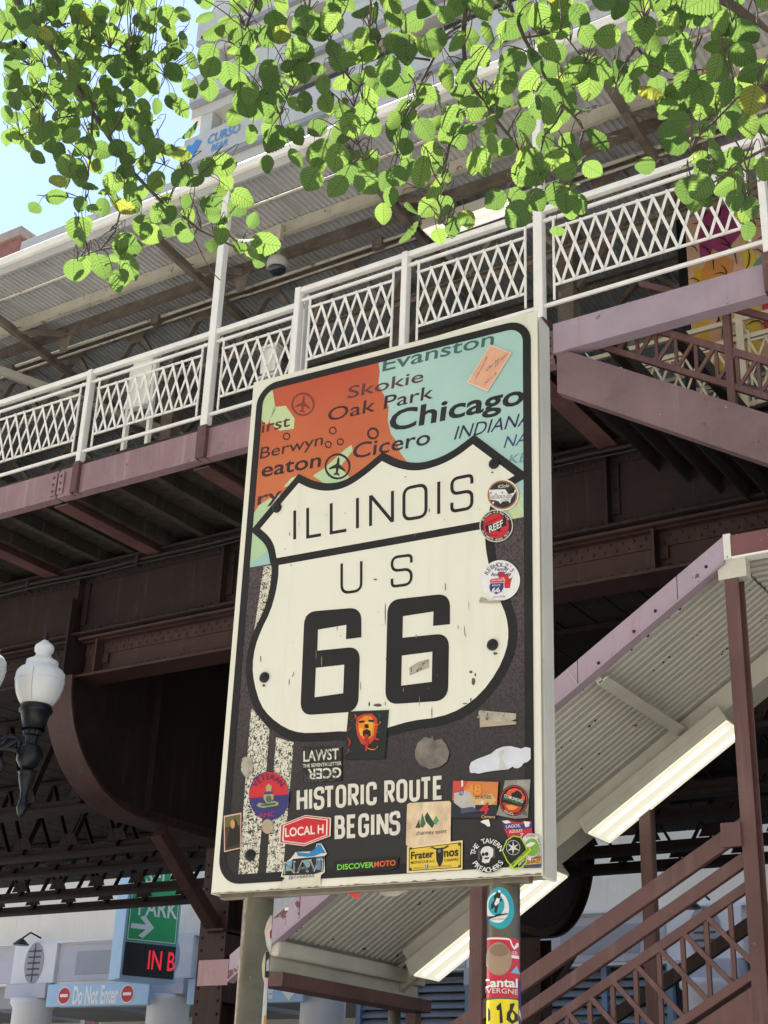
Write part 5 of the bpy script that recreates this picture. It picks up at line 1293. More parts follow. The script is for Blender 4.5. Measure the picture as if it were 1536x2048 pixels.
sticker("round white sticker reading REBHOLZ'S Family Road Trip with red state map and small blue shield", [
    (ell(1002.3, 1161.8, 39.3, 40.3), (.94, .94, .95)), (tz(zk, [(465, 1465), (545, 1462), (545, 1500), (600, 1500), (610, 1560), (640, 1555), (668, 1520), (640, 1600), (625, 1690), (555, 1692), (540, 1600), (470, 1560), (460, 1500)]), (.80, .17, .22)),
    (tz(zk, [(340, 1590), (365, 1560), (400, 1562), (430, 1545), (460, 1545), (495, 1558), (535, 1545), (562, 1585), (548, 1610), (550, 1680), (520, 1745), (440, 1785), (350, 1740), (335, 1680), (350, 1620)]), (.90, .86, .90)),
    (tz(zk, [(352, 1590), (368, 1570), (440, 1558), (530, 1558), (552, 1586), (540, 1612), (360, 1618)]), (.80, .20, .24)), (tz(zk, [(358, 1626), (540, 1620), (540, 1680), (512, 1738), (438, 1775), (358, 1732), (345, 1680)]), (.16, .22, .50))],
    [tt_(zk, 'Family', (418, 1455), (605, 1450), 44, (.17, .22, .45), .012, .25, K), tt_(zk, 'Road Trip', (370, 1528), (640, 1518), 46, (.17, .22, .45), .012, .25, K), tt_(zk, 'WISCONSIN', (368, 1602), (538, 1594), 24, WHT, .008, 0, K), tt_(zk, 'ROUTE', (388, 1668), (498, 1664), 26, WHT, .01, 0, K), tt_(zk, '66', (380, 1752), (492, 1744), 62, WHT, .03, 0, K), tt_(zk, 'June 2026', (400, 1822), (562, 1815), 22, (.2, .2, .2), 0, .2, K)],
    [("REBHOLZ'S", 1002.5, 1162, 31, 31.5, 158, 32, 8.5, (.18, .2, .22), .0, True)])
sticker('peach sticky note with handwriting on the teal map', [(tz(zc1, [(1205, 218), (1308, 258), (1192, 443), (1092, 400)]), (.95, .90, .82)), (tz(zc1, [(1205, 224), (1302, 260), (1192, 437), (1098, 398)]), (.92, .70, .58))],
    [tt_(zc1, 'Tamtlls', (1130, 400), (1190, 285), 26, (.45, .32, .28), 0, .2, 2.4), tt_(zc1, 'Chu Sep', (1185, 350), (1250, 290), 18, (.45, .32, .28), 0, .2, 2.4), tt_(zc1, 'Nov A', (1178, 412), (1235, 360), 15, (.45, .32, .28), 0, .2, 2.4), tt_(zc1, 'zo 5on', (1225, 330), (1285, 268), 16, (.45, .32, .28), 0, .2, 2.4)])
sticker('white silhouette sticker shaped like a low car on the dark field', [(tz(zb4, [(775, 620), (770, 575), (785, 535), (830, 510), (910, 480), (950, 465), (1000, 425), (1060, 402), (1120, 397), (1180, 412), (1210, 420), (1250, 405), (1292, 415), (1293, 505), (1270, 530), (1230, 545), (1215, 570), (1185, 587), (1155, 585), (1140, 572), (1100, 595), (1000, 605), (900, 620), (850, 633), (810, 625), (790, 628)]), (.86, .88, .93)),
    (tz(zb4, [(1015, 440), (1070, 425), (1050, 500), (1095, 590), (1020, 598), (1030, 520)]), (.80, .81, .80))])
sticker('torn grey paper strip left on the dark field right of the shield tip', [(tz(zb4, [(858, 150), (1170, 190), (1168, 212), (860, 238)]), (.72, .67, .58)), (tz(zb4, [(855, 92), (1168, 120), (1170, 165), (1100, 195), (940, 180), (836, 155)]), TORN)])
sticker('scraped round residue of a removed sticker on the dark field', [(tz(zb4, [(305, 440), (330, 370), (390, 320), (440, 330), (455, 310), (470, 350), (530, 335), (570, 380), (600, 450), (580, 530), (520, 575), (430, 592), (350, 560), (310, 500)]), mat('scraped_residue', (.16, .145, .125), .8, var=.5, scale=22, bump=.1, chips=[((.035, .03, .03), .38, 40), ((.48, .42, .32), .22, 26)]))])
# stylised flame-coloured face
OR, DO, YE, RE = (.95, .55, .12), (.80, .25, .12), (.97, .72, .20), (.72, .16, .15)
sh = [(tz(za3, [(1190, 102), (1535, 88), (1500, 505), (1150, 508)]), (.06, .10, .11)),
      (tz(za3, [(1262, 150), (1320, 125), (1390, 120), (1432, 160), (1440, 230), (1420, 330), (1360, 390), (1300, 380), (1265, 300), (1252, 220)]), DO),
      (tz(za3, [(1275, 180), (1330, 140), (1385, 145), (1415, 200), (1405, 300), (1360, 345), (1310, 330), (1275, 260)]), OR),
      (tz(za3, [(1330, 200), (1380, 160), (1400, 210), (1390, 290), (1365, 300), (1345, 250)]), YE), (tz(za3, [(1280, 250), (1310, 240), (1315, 320), (1290, 300)]), YE),
      (tz(za3, [(1275, 185), (1325, 178), (1330, 195), (1285, 202)]), (.05, .05, .06)), (tz(za3, [(1362, 172), (1412, 178), (1405, 195), (1360, 190)]), (.05, .05, .06)),
      (tz(za3, [(1332, 210), (1362, 212), (1366, 240), (1346, 248), (1326, 236)]), (.06, .05, .05)),
      (tz(za3, [(1312, 275), (1345, 252), (1380, 268), (1382, 310), (1345, 330), (1315, 310)]), (.06, .04, .05)), (tz(za3, [(1328, 300), (1360, 300), (1362, 360), (1350, 440), (1338, 440), (1330, 350)]), RE)]
for k, (x, y, ln_, a0) in enumerate(((1215, 150, 90, 2.0), (1240, 130, 60, .6), (1430, 130, 60, -.2), (1462, 190, 70, 1.4), (1180, 330, 110, .5), (1190, 420, 90, 1.2), (1240, 430, 80, 1.9), (1440, 400, 90, 1.6), (1470, 340, 70, 2.2), (1210, 240, 60, 1.5), (1480, 260, 50, 1.3))):
    pts = []; 
    for i in range(7):
        t_ = i / 6; pts.append((x + ln_ * t_ * math.cos(a0 + t_ * 1.4), y + ln_ * t_ * math.sin(a0 + t_ * 1.4)))
    lft = [(p[0] + 13 * (1 - abs(2 * i / 6 - 1)) + 3, p[1] - 8 * (1 - abs(2 * i / 6 - 1)) - 3) for i, p in enumerate(pts)]
    cp_ = lambda q: (min(1500 - (q[1] - 100) * .06, max(1190 - (q[1] - 100) * .08, q[0])), min(498, max(104, q[1])))
    sh.append((tz(za3, [cp_(q) for q in pts + lft[::-1]]), (RE, DO, (.12, .28, .32), OR)[k % 4]))
sticker('dark rectangular sticker of an orange stylised face with snake-like hair below the shield', sh)
c8 = (.88, .88, .82)
sticker('white LAWST and THE SEVENTH LETTER word sticker above the word HISTORIC', [(tz(za3, [(800, 404), (1135, 395), (1130, 690), (800, 702)]), (.10, .10, .105))],
    [tt_(za3, 'LAWST', (835, 512), (1138, 482), 88, (.24, .24, .23), .004, 0), tt_(za3, 'LAWST', (806, 530), (1108, 506), 90, c8, .02, 0), tt_(za3, 'THE SEVENTH LETTER', (802, 582), (1132, 558), 30, c8, .016, 0), tt_(za3, 'GCER', (1130, 580), (842, 596), -86, c8, .022, 0), tt_(za3, 'GCER', (1090, 610), (800, 628), -84, (.26, .26, .25), .004, 0)])
blot(*za3(320, 570), 15, 24, (.40, .38, .34), .0042, 14, .3, SIGN, 'sticker', TORN)['label'] = 'grey torn sticker remnant overlapping the left lane stripe'
EM = (.72, .66, .45)
sticker('round red over blue VETERAN AHC sticker with gold crown and cannon emblem', [
    (ell(*za3(512, 823), 40.3, 48.6, rot=-.05), (.20, .20, .48)), (tz(za3, [(342, 842), (347, 780), (380, 700), (440, 645), (512, 616), (580, 628), (640, 680), (672, 750), (680, 808)]), (.82, .16, .20)),
    (tz(za3, [(485, 740), (500, 730), (512, 716), (524, 730), (538, 740), (530, 780), (490, 782)]), EM), (tz(za3, [(470, 790), (545, 785), (548, 806), (474, 810)]), (.25, .28, .40)), (tz(za3, [(470, 812), (550, 808), (552, 850), (520, 880), (490, 880), (468, 850)]), EM), (ell(*za3(512, 848), 6, 7), (.30, .42, .36)),
    (tz(za3, [(408, 905), (430, 880), (480, 890), (512, 880), (560, 865), (600, 880), (590, 905), (520, 915), (470, 925), (430, 918)]), (.62, .66, .40)), (tz(za3, [(440, 898), (500, 890), (570, 880), (572, 895), (500, 908), (446, 908)]), (.22, .34, .32))],
    [tt_(za3, 'AHC', (428, 1010), (568, 995), 42, (.80, .16, .30), .0, .0)],
    [('VETERAN', *za3(512, 830), 34, 40, 150, 35, 11, (.16, .14, .40), .004, True)])
sticker('small olive and brown rectangular portrait-format sticker with pink border', [(tz(za3, [(127, 992), (278, 964), (272, 1270), (130, 1302)]), (.88, .72, .68)), (tz(za3, [(136, 1003), (270, 978), (266, 1262), (138, 1290)]), (.42, .40, .22)), (tz(za3, [(138, 1090), (268, 1070), (266, 1262), (138, 1290)]), (.30, .20, .11)),
    (tz(za3, [(170, 1140), (190, 1040), (215, 1015), (240, 1040), (262, 1130), (264, 1240), (150, 1265)]), (.12, .08, .06)), (ell(*za3(204, 1062), 4.5, 9), (.80, .62, .42))])
sticker('small round beige sticker under the VETERAN disc', [(ell(*za3(500, 1083), 11.5, 14.5), (.72, .66, .56))])
hexo = [(607, 1070), (825, 985), (1042, 1010), (1038, 1165), (815, 1250), (598, 1222)]
def shrink(pts, k):
    cx = sum(p[0] for p in pts) / len(pts); cy = sum(p[1] for p in pts) / len(pts); return [(cx + (x - cx) * k, cy + (y - cy) * k) for x, y in pts]
sticker('red and white hexagonal LOCAL H sticker', [(tz(za3, hexo), (.92, .91, .88)), (tz(za3, shrink(hexo, .95)), RED), (tz(za3, shrink(hexo, .875)), (.92, .91, .88)), (tz(za3, shrink(hexo, .82)), RED)], [tt_(za3, 'LOCAL H', (652, 1172), (980, 1138), 72, (.94, .93, .90), .022, 0)])
SB = (.16, .52, .78)
sticker('white die-cut NAVI CHIAPAS sticker with blue motorbike shape on the lower border', [
    (tz(za3, [(615, 1510), (640, 1400), (700, 1355), (740, 1300), (900, 1295), (920, 1230), (960, 1228), (985, 1270), (1008, 1315), (985, 1335), (990, 1470), (955, 1500), (950, 1580), (735, 1600), (580, 1605), (650, 1520)]), (.88, .87, .80)),
    (tz(za3, [(745, 1300), (850, 1310), (905, 1275), (925, 1238), (955, 1235), (975, 1275), (998, 1310), (960, 1312), (900, 1335), (840, 1342), (760, 1335)]), SB),
    (tz(za3, [(628, 1500), (645, 1410), (720, 1360), (985, 1335), (978, 1465), (900, 1490), (700, 1500)]), (.10, .12, .14)), (tz(za3, [(660, 1385), (715, 1370), (700, 1460), (655, 1465)]), (.45, .68, .78)), (tz(za3, [(810, 1370), (880, 1360), (860, 1430), (820, 1440)]), (.50, .66, .72)), (tz(za3, [(915, 1350), (970, 1345), (965, 1450), (920, 1455)]), (.35, .55, .66)), (tz(za3, [(687, 1508), (716, 1506), (716, 1534), (687, 1536)]), (.15, .28, .55))],
    [tt_(za3, 'NAVI', (640, 1488), (975, 1462), 104, (.80, .82, .82), .004, .02), tt_(za3, 'NAVI', (645, 1484), (970, 1458), 92, (.12, .14, .16), -.006, .02), tt_(za3, 'CHIAPAS', (728, 1528), (900, 1516), 24, (.1, .1, .1), .0, .0), tt_(za3, 'f', (695, 1533), (709, 1532), 22, WHT, .02, 0)])
sticker('long black DISCOVERMOTO sticker with green and orange letters', [(tz(za3, [(1075, 1375), (1400, 1350)]) + tz(zb4, [(150, 1335), (168, 1348), (155, 1430), (110, 1450)]) + tz(za3, [(1300, 1475), (1075, 1480), (1062, 1465), (1060, 1400)]), (.055, .06, .06))],
    [('DISCOVER', za3(1095, 1454), za3(1408, 1430), 46 / 4.267, (.50, .85, .28), .02, 0), ('MOTO', za3(1410, 1430), zb4(142, 1414), 46 / 4.267, (.93, .40, .22), .02, 0)])
sticker('square wood-grain charmey sport sticker with green peaks', [(tz(zb4, [(240, 895), (260, 882), (600, 865), (615, 880), (610, 1215), (595, 1235), (245, 1255), (230, 1235)]), mat('wood_grain_print', (.60, .46, .30), .5, var=.28, scale=26, bump=.05, streak=((.78, .68, .52), .6))),
    (tz(zb4, [(350, 1085), (368, 965), (400, 1060), (375, 1095)]), (.25, .45, .30)), (tz(zb4, [(390, 1000), (412, 960), (475, 1060), (455, 1100), (400, 1040)]), (.12, .30, .20)), (tz(zb4, [(460, 1040), (490, 990), (512, 1035), (485, 1075)]), (.35, .62, .45)), (tz(zb4, [(310, 1095), (345, 1020), (352, 1098)]), (.28, .28, .20))],
    [tt_(zb4, 'charmey sport', (318, 1158), (578, 1138), 36, (.22, .20, .16), -.004, 0)])
YL = (.93, .80, .27)
sticker('yellow number-plate sticker reading Frater nos Motoclub Chiapas with motorbike front', [(tz(zb4, [(240, 1258), (714, 1200), (712, 1450), (238, 1480)]), (.93, .87, .62)), (tz(zb4, [(256, 1272), (702, 1218), (700, 1434), (255, 1463)]), BLK), (tz(zb4, [(263, 1278), (695, 1226), (693, 1428), (262, 1456)]), YL),
    (tz(zb4, [(487, 1290), (500, 1275), (535, 1272), (552, 1290), (548, 1375), (528, 1420), (510, 1422), (490, 1370)]), BLK), (tz(zb4, [(430, 1272), (455, 1256), (490, 1268), (555, 1262), (585, 1244), (606, 1250), (580, 1264), (552, 1278), (490, 1284), (455, 1268)]), (.15, .15, .12)), (ell(*zb4(517, 1294), 3.2), (.45, .45, .40)), (tz(zb4, [(393, 1412), (422, 1409), (422, 1440), (393, 1442)]), (.20, .45, .78))]
    + [(ell(*zb4(x, y), 2.6), (.25, .24, .2)) for x, y in ((273, 1272), (688, 1238), (272, 1447), (688, 1424))],
    [tt_(zb4, 'Frater', (275, 1365), (470, 1345), 62, BLK, .02, .0), tt_(zb4, 'nos', (558, 1345), (680, 1332), 74, BLK, .02, 0), tt_(zb4, 'MOTOCLUB A.C.', (275, 1404), (482, 1388), 22, BLK, .008, 0), tt_(zb4, 'CHIAPAS', (560, 1385), (680, 1375), 22, BLK, .008, 0), tt_(zb4, 'Siguenos en', (300, 1445), (385, 1438), 11, (.2, .2, .15), 0, 0), tt_(zb4, 'Fraternos Motoclub', (432, 1436), (620, 1424), 14, (.2, .3, .4), 0, 0), tt_(zb4, 'f', (402, 1438), (414, 1437), 24, WHT, .02, 0)])
sticker('sunset rectangular sticker reading 48 and 4 Corners with small road shield', [(tz(zb4, [(632, 690), (1022, 700), (1000, 1010), (612, 1010)]), (.12, .14, .20)), (tz(zb4, [(634, 694), (1018, 704), (1005, 900), (800, 880), (625, 860)]), (.85, .52, .26)), (tz(zb4, [(634, 694), (760, 698), (720, 770), (660, 830), (626, 850)]), (.80, .30, .26)),
    (tz(zb4, [(640, 800), (760, 770), (830, 860), (820, 930), (700, 925), (640, 880)]), (.75, .74, .72)), (tz(zb4, [(760, 840), (880, 830), (960, 800), (1000, 860), (960, 900), (830, 900)]), (.85, .72, .50)), (tz(zb4, [(680, 780), (725, 772), (722, 805), (702, 822), (684, 808)]), (.20, .25, .48)), (tz(zb4, [(700, 930), (800, 915), (850, 950), (700, 975)]), (.30, .32, .42)), (tz(zb4, [(705, 690), (718, 690), (720, 740), (704, 745)]), WHT)],
    [tt_(zb4, '48', (745, 812), (878, 808), 82, (.95, .60, .25), .03, 0), tt_(zb4, 'STATES', (822, 850), (958, 845), 26, (.2, .2, .2), .008, 0), tt_(zb4, '10', (690, 808), (716, 805), 24, WHT, .01, 0), tt_(zb4, '&', (870, 890), (900, 888), 26, WHT, .01, 0), tt_(zb4, '4', (855, 985), (935, 975), 100, (.82, .18, .20), .02, .15), tt_(zb4, 'Corners', (875, 1012), (990, 1015), 26, (.90, .70, .50), .012, .1)])
sticker('grey torn paper patch behind the COMUNIDAD disc', [(tz(zb4, [(1075, 690), (1292, 682), (1285, 780), (1270, 1010), (1160, 1018), (1000, 985), (1040, 860)]), mat('grey_residue', (.22, .215, .19), .7, var=.4, scale=18, bump=.1, chips=[((.10, .09, .08), .35, 30)]))])
sticker('round black COMUNIDAD DISCOVERMOTO TOLUCA sticker with orange sun', [(ell(*zb4(1150, 862), 28.8, 31.2, rot=.2), (.10, .09, .09)), (ell(*zb4(1150, 862), 27, 29.4, rot=.2), (.80, .25, .16)), (ell(*zb4(1150, 862), 25.6, 28, rot=.2), (.06, .06, .06)),
    (tz(zb4, [(1075, 815), (1110, 770), (1160, 755), (1210, 775), (1245, 830), (1242, 862), (1160, 840)]), (.92, .35, .20)), (tz(zb4, [(1130, 800), (1160, 790), (1175, 775), (1205, 790), (1225, 815), (1215, 850), (1130, 830)]), (.06, .06, .06)), (tz(zb4, [(1055, 880), (1130, 895), (1222, 915), (1195, 960), (1140, 970), (1080, 945)]), (.78, .22, .16)), (tz(zb4, [(1085, 905), (1130, 900), (1190, 920), (1150, 945), (1105, 940)]), (.93, .62, .25))],
    [tt_(zb4, 'COMUNIDAD', (1070, 835), (1232, 885), 26, WHT, .014, 0), tt_(zb4, 'DISCOVERMOTO', (1066, 852), (1222, 905), 17, (.25, .60, .35), .012, 0), tt_(zb4, 'TOLUCA', (1070, 965), (1150, 992), 22, WHT, .01, 0)])
sticker('torn blue and red LAGOS AZULES sticker at the right border', [(tz(zb4, [(1060, 1040), (1090, 1030), (1140, 1038), (1200, 1050), (1240, 1035), (1300, 1040), (1312, 1160), (1240, 1180), (1220, 1200), (1110, 1190), (1070, 1110)]), (.78, .16, .24)), (tz(zb4, [(1062, 1058), (1110, 1062), (1200, 1066), (1308, 1058), (1310, 1098), (1190, 1108), (1068, 1105)]), (.18, .22, .50)), (tz(zb4, [(1048, 1038), (1100, 1030), (1130, 1050), (1080, 1060)]), WHT), (tz(zb4, [(1235, 1040), (1290, 1045), (1280, 1085), (1250, 1090)]), WHT)],
    [tt_(zb4, 'LAGOS,', (1085, 1098), (1208, 1088), 26, WHT, .01, 0), tt_(zb4, 'AZULES', (1112, 1140), (1225, 1130), 26, (.93, .88, .84), .01, 0), tt_(zb4, '7', (1205, 1172), (1235, 1170), 30, WHT, .01, 0)])
sticker('small white torn sticker corner below the 48 sticker', [(tz(zb4, [(865, 1045), (885, 1030), (935, 1022), (945, 1050), (950, 1080), (930, 1085), (905, 1065)]), WHT)])
sticker('round black THE TAVERN PREACHERS sticker with white skull', [(ell(*zb4(930, 1330), 35.5, 35), (.045, .045, .05)), (ell(*zb4(925, 1305), 13.5, 12.5), (.90, .90, .90)), (tz(zb4, [(885, 1345), (960, 1340), (940, 1390), (905, 1398), (878, 1385)]), (.90, .90, .90)), (ell(*zb4(890, 1322), 3.2, 3.6), (.06, .06, .07)), (ell(*zb4(920, 1318), 3.6, 4), (.06, .06, .07)), (tz(zb4, [(900, 1350), (945, 1345), (935, 1362), (902, 1364)]), (.10, .10, .10)), (tz(zb4, [(848, 1280), (862, 1278), (866, 1370), (846, 1372)]), (.35, .35, .35)), (tz(zb4, [(978, 1262), (990, 1262), (994, 1350), (974, 1352)]), (.35, .35, .35))],
    [], [('THE TAVERN', *zb4(930, 1330), 29.5, 29, 178, 20, 10, WHT, .012, True), ('PREACHERS', *zb4(930, 1330), 29.5, 29, 206, 338, 10, WHT, .012, False)])
sticker('round white and green PARK NARODOWY sticker overlapping the metal edge', [(ell(*zb4(1300, 1258), 22.5, 27), (.86, .86, .84)), (ell(*zb4(1305, 1262), 14.5, 18), (.48, .68, .26)), (tz(zb4, [(1255, 1240), (1300, 1215), (1340, 1225), (1300, 1255), (1260, 1262)]), WHT)],
    [], [('PARK NARODOWY', *zb4(1302, 1258), 18.5, 23, 125, -75, 5.2, (.30, .30, .30), 0, True)], base_d=.0055)
sticker('colourful torn sticker scraps in the bottom right corner', [(tz(zb4, [(1240, 1370), (1380, 1340), (1385, 1435), (1230, 1440)]), (.25, .30, .42)), (tz(zb4, [(1245, 1375), (1380, 1350), (1382, 1400), (1245, 1412)]), (.85, .65, .25)), (tz(zb4, [(1300, 1350), (1380, 1335), (1380, 1352), (1300, 1366)]), (.72, .2, .25))], [tt_(zb4, '20-59-27', (1250, 1405), (1378, 1388), 30, (.12, .10, .10), .01, 0)])
sticker('black and lime shield MOTOTRAVEL MEXICO sticker with compass star', [(tz(zb4, [(1050, 1290), (1090, 1200), (1150, 1160), (1215, 1172), (1260, 1250), (1275, 1310), (1265, 1390), (1220, 1440), (1150, 1450), (1090, 1380)]), (.68, .82, .20)), (tz(zb4, [(1060, 1292), (1098, 1208), (1152, 1170), (1208, 1182), (1250, 1255), (1264, 1312), (1252, 1385), (1214, 1430), (1152, 1438), (1100, 1375)]), (.06, .07, .06)), ([ell(*zb4(1148, 1265), 14, 15), ell(*zb4(1148, 1265), 12.8, 13.8)[::-1]], (.75, .76, .74)),
    (tz(zb4, [(1148, 1205), (1156, 1250), (1195, 1235), (1165, 1264), (1205, 1290), (1158, 1280), (1145, 1325), (1140, 1282), (1098, 1295), (1130, 1266), (1100, 1232), (1140, 1250)]), (.85, .86, .84)), (tz(zb4, [(1110, 1425), (1290, 1255), (1306, 1290), (1135, 1450)]), (.70, .84, .15))],
    [tt_(zb4, 'MOTOTRAVEL', (1138, 1424), (1285, 1284), 22, (.08, .10, .05), .012, 0), tt_(zb4, 'MEXICO', (1195, 1428), (1270, 1350), 26, WHT, .016, 0)], base_d=.0064)
sticker('small curled grey paper scrap below the round white sticker', [(tz(zk, [(205, 1870), (230, 1810), (290, 1830), (340, 1865), (500, 1855), (490, 1890), (390, 1898), (210, 1888)]), TORN)])
# cloth scrap and torn sticker hanging under the panel
mb = MB(); fill(mb, [[S(*q) for q in ((684, 1783), (712, 1779), (709, 1797), (700, 1793))]], -.02); sbuild(mb, 'hanging_scrap', REDPLASTIC, label='red scrap hanging under the sign edge')
mb = MB(); fill(mb, [[S(*q) for q in ((748, 1776), (816, 1772), (800, 1782), (785, 1789), (765, 1790), (752, 1785))]], -.02); sbuild(mb, 'hanging_scrap', TORN, label='torn grey scrap hanging under the sign edge')

# ---- stickers wrapped round the posts
def post_sticker(ip, label, shapes, texts=(), eps=.0006):
    pu, pr = PR[ip]; yc = .005 + pr
    pl = lambda x, y: onSd(x, y, yc)                   # plane through the post's axis
    # direction from the post towards the camera, in the sign's own frame
    P = SO + SD * pu - SN * yc; v = CAM - P; vx, vy = v @ SD, -(v @ SN); n_ = math.hypot(vx, vy); vx, vy = vx / n_, vy / n_
    def wrap(me_v, e_):
        o_ = []
        for u, z in me_v:
            t_ = (u - pu); t_ = t_ * abs(vy) if True else t_
            t_ = max(-pr * .995, min(pr * .995, t_)); k = math.sqrt(max(0, pr * pr - t_ * t_)); s_ = (pr + e_) / pr
            o_.append((pu + (-vy * t_ + vx * k) * s_, yc + (vx * t_ + vy * k) * s_, z - G))
        return o_
    def bis(vs, fs):
        bm = bmesh.new(); bv = [bm.verts.new((a, b_, 0)) for a, b_ in vs]
        for f in fs:
            try: bm.faces.new([bv[i] for i in f])
            except ValueError: pass
        for i in range(-9, 10):
            bmesh.ops.bisect_plane(bm, geom=bm.verts[:] + bm.edges[:] + bm.faces[:], plane_co=(pu + i * pr / 9.5 / abs(vy), 0, 0), plane_no=(1, 0, 0))
        bm.verts.index_update(); r = [(q.co.x, q.co.y) for q in bm.verts], [tuple(v_.index for v_ in f.verts) for f in bm.faces]; bm.free(); return r
    mb = MB(); ms = []
    for i, (lp, c) in enumerate(shapes):
        pts = [pl(*q) for q in lp]; tri = tessellate_polygon([[Vector((a, b_, 0)) for a, b_ in pts]]); vs, fs = bis(pts, tri)
        if c not in ms: ms.append(c)
        mb.add(wrap(vs, eps + i * .00025), fs, ms.index(c))
    o = sbuild(mb, 'sticker', [c if not isinstance(c, tuple) else flatmat(c) for c in ms], SIGN, label=label)
    bc = {}
    for s, p0, p1, h, c, b_, sl_ in texts:
        v, f = tmesh(s, b_); mn = min(q[0] for q in v); mx = max(q[0] for q in v)
        pts = [pl(p0[0] + (a - mn) / (mx - mn) * (p1[0] - p0[0]) + sl_ * y / .7 * h, p0[1] + (a - mn) / (mx - mn) * (p1[1] - p0[1]) - y / .7 * h) for a, y in v]
        vs, fs = bis(pts, f); bc.setdefault(c, MB()).add(wrap(vs, eps + len(shapes) * .00025 + .0002), fs)
    for c, m_ in bc.items(): sbuild(m_, 'lettering', flatmat(c), o)
    return o
zg_ = lambda x, y: (840 + x / 5.12, 1720 + y / 5.12)
TEAL = (.12, .66, .74)
post_sticker(1, 'teal and white oval motorsport sticker with rider on the right post', [(ell(*zg_(820, 520), 27.5, 41.5), TEAL), (ell(*zg_(795, 515), 22.5, 30.5), (.92, .93, .93)), (ell(*zg_(785, 490), 15.5, 21), TEAL),
    (tz(zg_, [(760, 400), (790, 360), (815, 345), (828, 375), (820, 420), (850, 440), (815, 460), (800, 520), (785, 575), (765, 560), (770, 510), (725, 540), (735, 480), (765, 440)]), (.10, .10, .11)), (tz(zg_, [(790, 420), (820, 425), (812, 470), (780, 500), (765, 480)]), WHT), (ell(*zg_(815, 352), 2.6, 3), WHT),
    (tz(zg_, [(692, 570), (700, 600), (760, 605), (800, 580), (850, 580), (890, 568), (900, 580), (820, 600), (740, 625), (695, 640)]), (.08, .08, .08))], [('MOTORSPORT', zg_(750, 645), zg_(900, 636), 2.6, (.3, .3, .3), 0, 0)])
post_sticker(1, 'red sticker with white route line on the right post, half covered by a beige disc', [(tz(zg_, [(684, 810), (1012, 815), (1020, 1420), (684, 1425)]), (.80, .14, .24)), (tz(zg_, [(690, 818), (905, 820), (930, 835), (945, 880), (962, 905), (985, 860), (1005, 850), (1005, 890), (965, 930), (940, 905), (915, 840), (690, 835)]), WHT), (tz(zg_, [(930, 990), (1008, 985), (1010, 1015), (935, 1020)]), WHT),
    (tz(zg_, [(925, 1170), (985, 1090), (1018, 1170)]), (.50, .72, .86)), (ell(*zg_(808, 1035), 25, 33), (.66, .56, .46)), (ell(*zg_(815, 950), 18, 12), (.55, .46, .38))],
    [('Cantal', zg_(630, 1325), zg_(992, 1312), 17, WHT, .03, 0), ('UVERGNE', zg_(640, 1382), zg_(995, 1384), 10, (.92, .88, .88), .002, 0), ('IER', zg_(935, 985), zg_(992, 980), 7, (.93, .85, .85), 0, 0)])
post_sticker(1, 'yellow sticker with black numbers 1.16 low on the right post', [(tz(zg_, [(686, 1452), (800, 1442), (1004, 1440), (1006, 1900), (684, 1900)]), (.95, .87, .13)), (tz(zg_, [(700, 1520), (722, 1560), (725, 1650), (700, 1672)]), (.12, .16, .08)), (tz(zg_, [(785, 1520), (830, 1475), (838, 1545), (850, 1680), (818, 1690), (815, 1555), (788, 1555)]), BLK),
    (tz(zg_, [(920, 1485), (968, 1475), (945, 1545), (998, 1590), (1000, 1650), (940, 1690), (885, 1650), (890, 1580), (915, 1545)]), BLK), (tz(zg_, [(942, 1565), (962, 1600), (958, 1645), (938, 1650), (922, 1620), (928, 1590)]), (.95, .87, .13))])
post_sticker(1, 'blue and white torn sticker edge on the far side of the right post', [(tz(zg_, [(1004, 1240), (1030, 1230), (1040, 1900), (1008, 1900)]), (.16, .22, .52)), (tz(zg_, [(1008, 1520), (1035, 1600), (1036, 1640), (1008, 1590)]), (.85, .86, .88))], eps=.0012)
zf_ = lambda x, y: (460 + x / 5.12, 1720 + y / 5.12)
post_sticker(0, 'curled white and orange sticker edge high on the left post', [(tz(zf_, [(350, 745), (370, 660), (412, 570), (432, 560), (428, 900), (410, 970), (370, 880)]), (.86, .78, .70)), (tz(zf_, [(385, 720), (420, 640), (424, 860), (405, 940), (380, 850)]), (.86, .86, .86)), (tz(zf_, [(402, 730), (425, 700), (424, 800), (405, 800)]), (.70, .25, .12))])
post_sticker(0, 'black and cream sticker edge on the left post', [(tz(zf_, [(322, 1100), (340, 1000), (365, 940), (400, 935), (392, 1210), (352, 1280), (330, 1200)]), (.82, .78, .62)), (tz(zf_, [(362, 945), (400, 935), (394, 1205), (352, 1205)]), (.08, .08, .10)), (tz(zf_, [(370, 1040), (398, 1000), (396, 1130), (366, 1140)]), (.75, .75, .75))])
post_sticker(0, 'long white printed sticker edge low on the left post', [(tz(zf_, [(352, 1215), (388, 1210), (370, 1560), (362, 1800), (312, 1800), (335, 1450)]), (.84, .84, .84)), (tz(zf_, [(356, 1215), (386, 1212), (380, 1320), (352, 1330)]), (.85, .72, .74)), (tz(zf_, [(345, 1600), (368, 1580), (366, 1680), (340, 1690)]), (.82, .60, .18))], [('MOTO', zf_(340, 1500), zf_(372, 1360), 4, (.2, .25, .4), .01, 0)])

